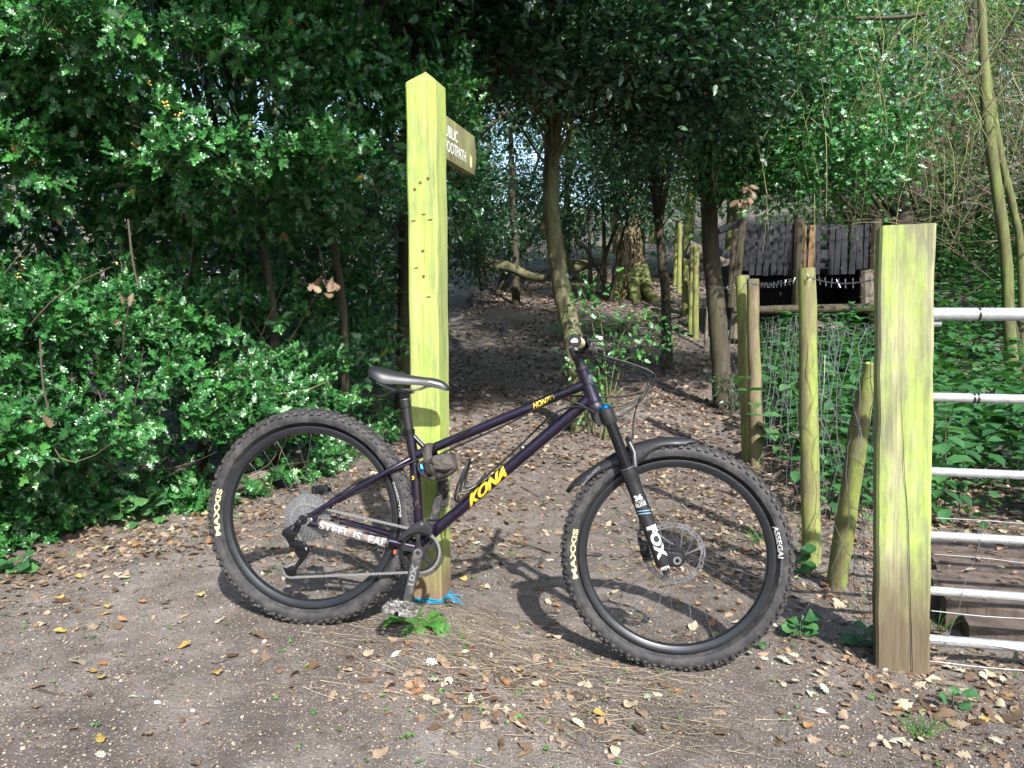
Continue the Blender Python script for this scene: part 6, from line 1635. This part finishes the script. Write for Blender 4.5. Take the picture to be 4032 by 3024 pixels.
st_ = strips('twig_debris', q0, q1, rng.uniform(.0007, .002, N), 'twig', kind='stuff', segs=2, bow=rng.normal(0, .006, (N, 3)) * np.array([1, 1, .3])); tag(st_, 'thin twigs and stalks littering the path edges', 'twigs')
# seedlings
xy = place(2600, 1.2, 4.8, .7, .2, lambda x, y: np.clip(.10 + .4 * np.exp(-((x + .2) / .5) ** 2 - ((y - 2.2) / .5) ** 2) + .25 * sstep(3.0, 3.6, y), 0, 1)); k = len(xy)
xy3 = np.repeat(xy, 3, 0) + rng.normal(0, .006, (k * 3, 2)); scatter_flat('seedlings', [plain_shape(.42, .1)], xy3, rng.uniform(.006, .014, k * 3), 'sprout_leaf', .35, .010, None, 'stuff', 'tiny bright green clover seedlings dotted over the soil', 'seedlings')
# grass tufts
def tuft(px, py, n, h, label):
    p = on_ground(px, py); a_ = rng.uniform(0, 6.28, n); r = rng.uniform(0, .03, n); q0 = np.stack([np.cos(a_) * r, np.sin(a_) * r, np.zeros(n)], 1); dd = np.stack([np.cos(a_) * .6 + rng.normal(0, .3, n), np.sin(a_) * .6 + rng.normal(0, .3, n), rng.uniform(.5, 1.2, n)], 1)
    o = strips('grass_tuft', q0, q0 + unit(dd) * (h * rng.uniform(.5, 1, n))[:, None], .0018, 'sprout_leaf', segs=3, bow=np.array([0, 0, .012]) + np.zeros((n, 3))); o.location = p; tag(o, label, 'grass')
tuft(3620, 2905, 26, .10, 'small green grass tuft on the soil in front of the gate post'); tuft(3690, 2480, 14, .14, 'thin grass blades growing against the right side of the gate post'); tuft(3000, 2150, 30, .13, 'grass tuft seen through the right side of the front wheel')
# dandelion at the near pedal
dpt = on_ground(1650, 2460); dnd = empty('dandelion_plant', dpt); tag(dnd, 'dandelion rosette with jagged green leaves under the near pedal', 'plant')
DAND = lobed_shape(77, .16, .25, 6, .5)
for k in range(13):
    a_ = 2 * math.pi * k / 13 + random.uniform(-.2, .2); L_ = random.uniform(.10, .17); el = random.uniform(.1, .7)
    lo = npmesh('leaf', DAND[0] * np.array([1, 1.15, .6]), DAND[1], 'sprout_leaf', np.full(len(DAND[0]), random.uniform(0, .55)), dnd)
    t = np.array([math.cos(a_), math.sin(a_), el * .6]); Rm = frames(t[None], np.array([[0, -.15, 1.0]]))[0]
    lo.matrix_local = Matrix([[*(Rm[r] * L_), (0, 0, .012)[r]] for r in range(3)] + [[0, 0, 0, 1]])
    bendm = lo.modifiers.new('bend', 'SIMPLE_DEFORM'); bendm.deform_method = 'BEND'; bendm.deform_axis = 'Y'; bendm.angle = R_(random.uniform(15, 40))
# small broad leaved plants
def broad_plant(px, py, n, L_, label, mat='nettle_leaf', name='leafy_plant', d=None, h=.06):
    p = on_ground(px, py) if d is None else foot(px, py, d); root = empty(name, p); tag(root, label, 'plant'); sh = lobed_shape(int(px), .40, .2, 3, .15)
    for k in range(n):
        a_ = 2.4 * k + random.uniform(-.3, .3); z_ = h * (k / n); t = np.array([math.cos(a_), math.sin(a_) * .8 - .2, random.uniform(-.1, .6)]); Rm = frames(t[None], np.array([[0, -.4, 1.0]]))[0]; s_ = L_ * random.uniform(.7, 1.2)
        lo = npmesh('leaf', sh[0], sh[1], mat, np.full(len(sh[0]), random.uniform(.3, 1)), root); lo.matrix_local = Matrix([[*(Rm[r] * s_), (t[0] * .02, t[1] * .02, .01 + z_)[r]] for r in range(3)] + [[0, 0, 0, 1]])
    st = MB(); st.tube([(0, 0, -.02), (0, 0, h)], .002, 5); st.build('stem', 'green_twig', root)
broad_plant(3130, 2260, 9, .07, 'dark broad leaved seedling at the foot of the lone stake', h=.10); broad_plant(3150, 2510, 9, .055, 'green leafy weed on leaf litter between front tyre and gate post'); broad_plant(3400, 2560, 7, .06, 'rounded green leaves at the left foot of the gate post')
broad_plant(2960, 2560, 5, .04, 'tiny seedling beside the front tyre on pale leaves'); broad_plant(70, 2260, 9, .075, 'low green plant below the hedge beside bare soil', h=.06); broad_plant(3750, 2800, 6, .04, 'small green weed on brown soil in front of the gate')
for k, (px, py, n, L_) in enumerate(((600, 2060, 7, .085), (770, 2010, 8, .075), (900, 1990, 7, .065), (480, 2080, 6, .06))):
    broad_plant(px, py, n, L_, ['bramble sprig with the largest leaves at the hedge foot', 'bramble sprig with drooping leaf trios at the hedge foot', 'bramble sprig nearest the rear tyre at the hedge foot', 'small bramble sprig among bare stems at the hedge foot'][k], 'nettle_leaf', 'bramble', h=.16)
# ferns on the bank
for k, (px, py) in enumerate(((2440, 1215), (2530, 1190), (2230, 1195))):
    p = foot(px, py, (12.6, 13.2, 12.0)[k]); root = empty('fern', p); tag(root, ['pale fern below the oak nearest the path', 'small pale fern beside the mossy oak root', 'fern growing right behind the smooth curved trunk'][k], 'fern')
    for f_ in range(6):
        a_ = f_ * 1.05 + k; nn = 14; q = np.linspace(.15, 1, nn); L_ = .5; rx, ry = math.cos(a_), math.sin(a_); c = np.stack([rx * q * L_, ry * q * L_, .25 * np.sin(q * 2.4)], 1)
        pp = np.concatenate([c, c]); tt = np.concatenate([np.tile([-ry + rx * .4, rx + ry * .4, -.1], (nn, 1)), np.tile([ry + rx * .4, -rx + ry * .4, -.1], (nn, 1))]); s_ = np.concatenate([.16 * (1.1 - q)] * 2)
        batchobj('frond', plain_shape(.16, .1), pp, frames(tt, np.tile([0, 0, 1.0], (2 * nn, 1))), s_, 'pale_leaf', np.full(2 * nn, .7), root, 'stuff')
# dead leaf sprigs caught in the branches
def sprig(px, py, d, n, label, size=.085):
    p = at(px, py, d); root = empty('dead_leaf_sprig', p); tag(root, label, 'dead leaves')
    for k in range(n):
        sh = OAK[k % 4]; lo = npmesh('leaf', sh[0], sh[1], 'litter', np.full(len(sh[0]), random.uniform(.4, .75)), root); t = np.array([random.uniform(-.6, .6), random.uniform(-.5, .2), random.uniform(-1, -.1)]); Rm = frames(t[None], np.array([[random.uniform(-.5, .5), -1.0, .3]]))[0]; s_ = size * random.uniform(.7, 1.2)
        lo.matrix_local = Matrix([[*(Rm[r] * s_), (random.uniform(-.08, .08), random.uniform(-.05, .05), random.uniform(-.09, .07))[r]] for r in range(3)] + [[0, 0, 0, 1]])
    st = MB(); st.tube(spline([Vector((-.05, .1, .25)), Vector((0, .02, .08)), Vector((.03, 0, -.04))], 4), .004, 5); st.build('stem', 'twig', root)
sprig(2945, 760, 7.0, 18, 'bunch of dead brown oak leaves hanging before the shelter', .085); sprig(1275, 1130, 4.6, 9, 'withered pale leaves on a bare twig in the dark gap of the hedge'); sprig(160, 1575, 3.2, 2, 'single dry pale leaf caught on the sunlit hedge', .06); sprig(515, 1092, 3.2, 2, 'dry orange leaf caught high in the sunlit hedge', .05)
# ---- individual fallen leaves, stones, twigs
def fl_mesh(shapes, mat, rs):
    out = []
    for sh in shapes:
        for r in rs: 
            me = npmesh('fallen_leaf', sh[0], sh[1], mat, np.full(len(sh[0]), r)); out.append(me.data); bpy.data.objects.remove(me)
    return out
leafmat('yellow_leaf', [(0, (.36, .23, .06)), (1, (.52, .38, .12))], .6, .15, (1.1, 1, .6)); leafmat('orange_leaf', [(0, (.27, .12, .05)), (1, (.40, .21, .09))], .65, .12, (1.1, 1, .8)); leafmat('cream_leaf', [(0, (.50, .42, .30)), (1, (.68, .62, .50))], .7, .12, (1, 1, 1)); leafmat('sage_leaf', [(0, (.30, .34, .24)), (1, (.46, .50, .38))], .7, .12, (1, 1, 1))
KIND = {'yellow': (fl_mesh(BIRCH, 'yellow_leaf', (.2, .8)), 'yellow birch leaf lying on the bare soil', 'yellow fallen leaves'), 'orange': (fl_mesh(BIRCH + OAK[:2], 'orange_leaf', (.2, .8)), 'orange brown leaf lying on the soil', 'orange fallen leaves'),
        'cream': (fl_mesh(OAK + MAPLE, 'cream_leaf', (.2, .8)), 'bleached cream leaf lying on the soil', 'bleached fallen leaves'), 'sage': (fl_mesh(OAK, 'sage_leaf', (.3, .8)), 'grey green lobed oak leaf lying on the soil', 'grey green fallen leaves')}
def drop(kind, px, py, s_):
    p = on_ground(px, py); ms, lab, grp = KIND[kind]; o = link('fallen_leaf', random.choice(ms)); o.location = (p.x, p.y, gzf(p.x, p.y) + .006); o.rotation_euler = (random.uniform(-.3, .3), random.uniform(-.3, .3), random.uniform(0, 6.28)); s_ *= random.uniform(.85, 1.15); o.scale = (s_, s_, s_); tag(o, lab, 'leaf', grp)
for kind, lst in (('yellow', [(412, 2400), (210, 2370), (300, 2490), (265, 2505), (395, 2435), (775, 2358), (390, 2680), (380, 2665), (395, 2925), (560, 2905), (830, 2670), (2020, 2305), (1835, 2300), (2045, 2480), (2180, 2520), (2385, 2830), (2060, 2640), (325, 2280), (3860, 2865), (2830, 2365), (2560, 2230), (2360, 2260), (700, 2560)]),
                  ('orange', [(545, 2380), (500, 2455), (385, 2620), (120, 2720), (1720, 2505), (1600, 2560), (1610, 2570), (2010, 2720), (2640, 2735), (2660, 2730), (2740, 2375), (3560, 2815), (2650, 2385), (2210, 2400), (1185, 2100), (1290, 2210), (1280, 2160), (2120, 2110), (2000, 2000), (2240, 2250), (2900, 2420), (3200, 2870), (2140, 2250), (2700, 2050), (2520, 1980)]),
                  ('cream', [(510, 2285), (1030, 2260), (1720, 2640), (1690, 2690), (2570, 2755), (2300, 2880), (2950, 2580), (3020, 2610), (2900, 2540), (2840, 2580), (3880, 2700), (3960, 2720), (1480, 2630), (1930, 2660), (2150, 2210), (2420, 2330), (2470, 2420), (3100, 2590), (2880, 2460), (3060, 2480), (3230, 2800), (3750, 2640), (1210, 2390), (880, 2440), (3950, 2960), (3500, 2940), (1850, 2570), (1540, 2600), (3080, 2700), (2980, 2510)]),
                  ('sage', [(1860, 2150), (2040, 2160), (2160, 1990), (3260, 2750), (3180, 2730), (3220, 2690), (2540, 2760), (1350, 2200), (2440, 2200), (2540, 1990), (2750, 2080), (3120, 2640)])):
    for px, py in lst: drop(kind, px, py, {'yellow': .036, 'orange': .036, 'cream': .042, 'sage': .050}[kind])
bm = bmesh.new(); bmesh.ops.create_icosphere(bm, subdivisions=2, radius=.5); PB2 = (np.array([v.co[:] for v in bm.verts]), np.array([[v.index for v in f.verts] for f in bm.faces])); bm.free()
pms = []
for k in range(5):
    r = np.random.default_rng(k); V = PB2[0] * (1 + .12 * np.sin(PB2[0] * 5 + r.uniform(0, 6, 3)).sum(1, keepdims=True)) * np.array([1, .72, .5]); q = npmesh('pebble', V, PB2[1], 'stone', np.full(len(V), .72 + .06 * k)); pms.append(q.data); bpy.data.objects.remove(q)
for px, py, s_ in [(1910, 2817, .030), (1622, 2832, .020), (1925, 2960, .024), (1675, 2922, .020), (1670, 2880, .014), (1840, 2770, .014), (1842, 2805, .012), (1480, 2790, .014), (1520, 2700, .012), (555, 2770, .022), (620, 2770, .020), (760, 2800, .018), (910, 2800, .016), (1000, 2350, .014), (960, 2470, .02), (940, 2500, .018), (1040, 2530, .022), (245, 2565, .018), (430, 2490, .018), (52, 2945, .018), (90, 2950, .015), (112, 2945, .014), (980, 2660, .016), (580, 2590, .018), (560, 2580, .016), (440, 2610, .012), (230, 2670, .012), (1115, 2990, .016), (1365, 2980, .014), (2330, 2760, .013), (2360, 2560, .012), (2260, 2740, .012), (2800, 2800, .012), (2560, 2910, .016), (2300, 2560, .012), (2480, 2545, .010), (2200, 2885, .022), (2240, 2885, .018), (2050, 2930, .014), (700, 2930, .012), (1560, 2860, .012), (330, 2870, .014), (3180, 2740, .014), (2880, 2660, .012), (3560, 2980, .018), (1690, 2600, .02), (1240, 2700, .012), (1080, 2590, .013)]:
    p = on_ground(px, py); o = link('pebble', random.choice(pms)); o.location = (p.x, p.y, p.z + s_ * .12); o.rotation_euler = (0, 0, random.uniform(0, 6.28)); o.scale = (s_,) * 3; tag(o, 'smooth pale pebble lying on the soil in front of the bike', 'pebble', 'pebbles on the soil')
def twig(pix, r, label, mat='twig', grp=None):
    pts = [on_ground(*q) for q in pix]; o0 = pts[0].copy(); m = MB(); sp_ = spline([p - o0 + Vector((0, 0, r * .9 + .002)) for p in pts], 4); m.tube(sp_, [r * (1 - .5 * i / len(sp_)) for i in range(len(sp_))], 7); o = m.build('fallen_twig', mat); o.location = o0; tag(o, label, 'twig', grp)
twig([(3660, 2695), (3730, 2702), (3800, 2715)], .009, 'short thick grey stick lying at the foot of the gate post', 'grey_log_wood')
twig([(150, 2720), (220, 2740), (300, 2752)], .004, 'dark curved twig on bare soil beside an orange leaf'); twig([(690, 2435), (780, 2390), (870, 2365)], .003, 'thin straight twig left of the rear tyre'); twig([(950, 2510), (1120, 2515), (1210, 2500)], .003, 'long pale stalk lying below the rear tyre', 'straw')
twig([(90, 2910), (195, 2905)], .003, 'short straw coloured stalk on soil near three pebbles', 'straw'); twig([(500, 2655), (590, 2665)], .005, 'reddish bark stick on the gravelly soil'); twig([(2300, 2650), (2420, 2690), (2500, 2680)], .004, 'bent dark twig in front of the front tyre'); twig([(3090, 2940), (3230, 2910)], .006, 'brown stick on soil right of the front tyre'); twig([(2050, 1920), (2120, 1960)], .006, 'dark stick on the path behind the down tube'); twig([(2000, 2140), (2080, 2155), (2170, 2185)], .007, 'thick brown stick on the path behind the front tyre'); twig([(2560, 2000), (2700, 2010)], .004, 'pale stalk on litter seen inside the front wheel', 'straw')
twig([(1000, 2010), (1100, 2020), (1200, 2050)], .004, 'pale stick on leaf litter seen inside the rear wheel', 'straw'); twig([(20, 2060), (120, 2150), (200, 2250)], .004, 'reddish bramble stem arching down to the soil by the hedge'); twig([(1250, 2580), (1330, 2560)], .003, 'pale split stalk on the straw patch', 'straw')
# quick totals
# litter lying on the sleepers
N = 420; uu = rng.uniform(.05, 1.5, N); vv = rng.uniform(.36, 1.28, N)
px_, py_ = GS.x + GDx.x * uu + GDy.x * vv, GS.y + GDx.y * uu + GDy.y * vv
sz = rng.uniform(.012, .045, N); tt = rng.normal(0, 1, (N, 3)) * np.array([1, 1, .12])
so_ = batchobj('sleeper_litter', OAK[1], np.stack([px_, py_, np.interp(vv, [.36, .5, 1.28], [.112, .12, .140])], 1), frames(tt, unit(np.array([0, 0, 1.0]) + rng.normal(0, .22, (N, 3)))), sz, 'litter', rng.uniform(0, .95, N), kind='stuff'); tag(so_, 'brown leaves and bark crumbs lying on the timber sleepers', 'leaf litter')
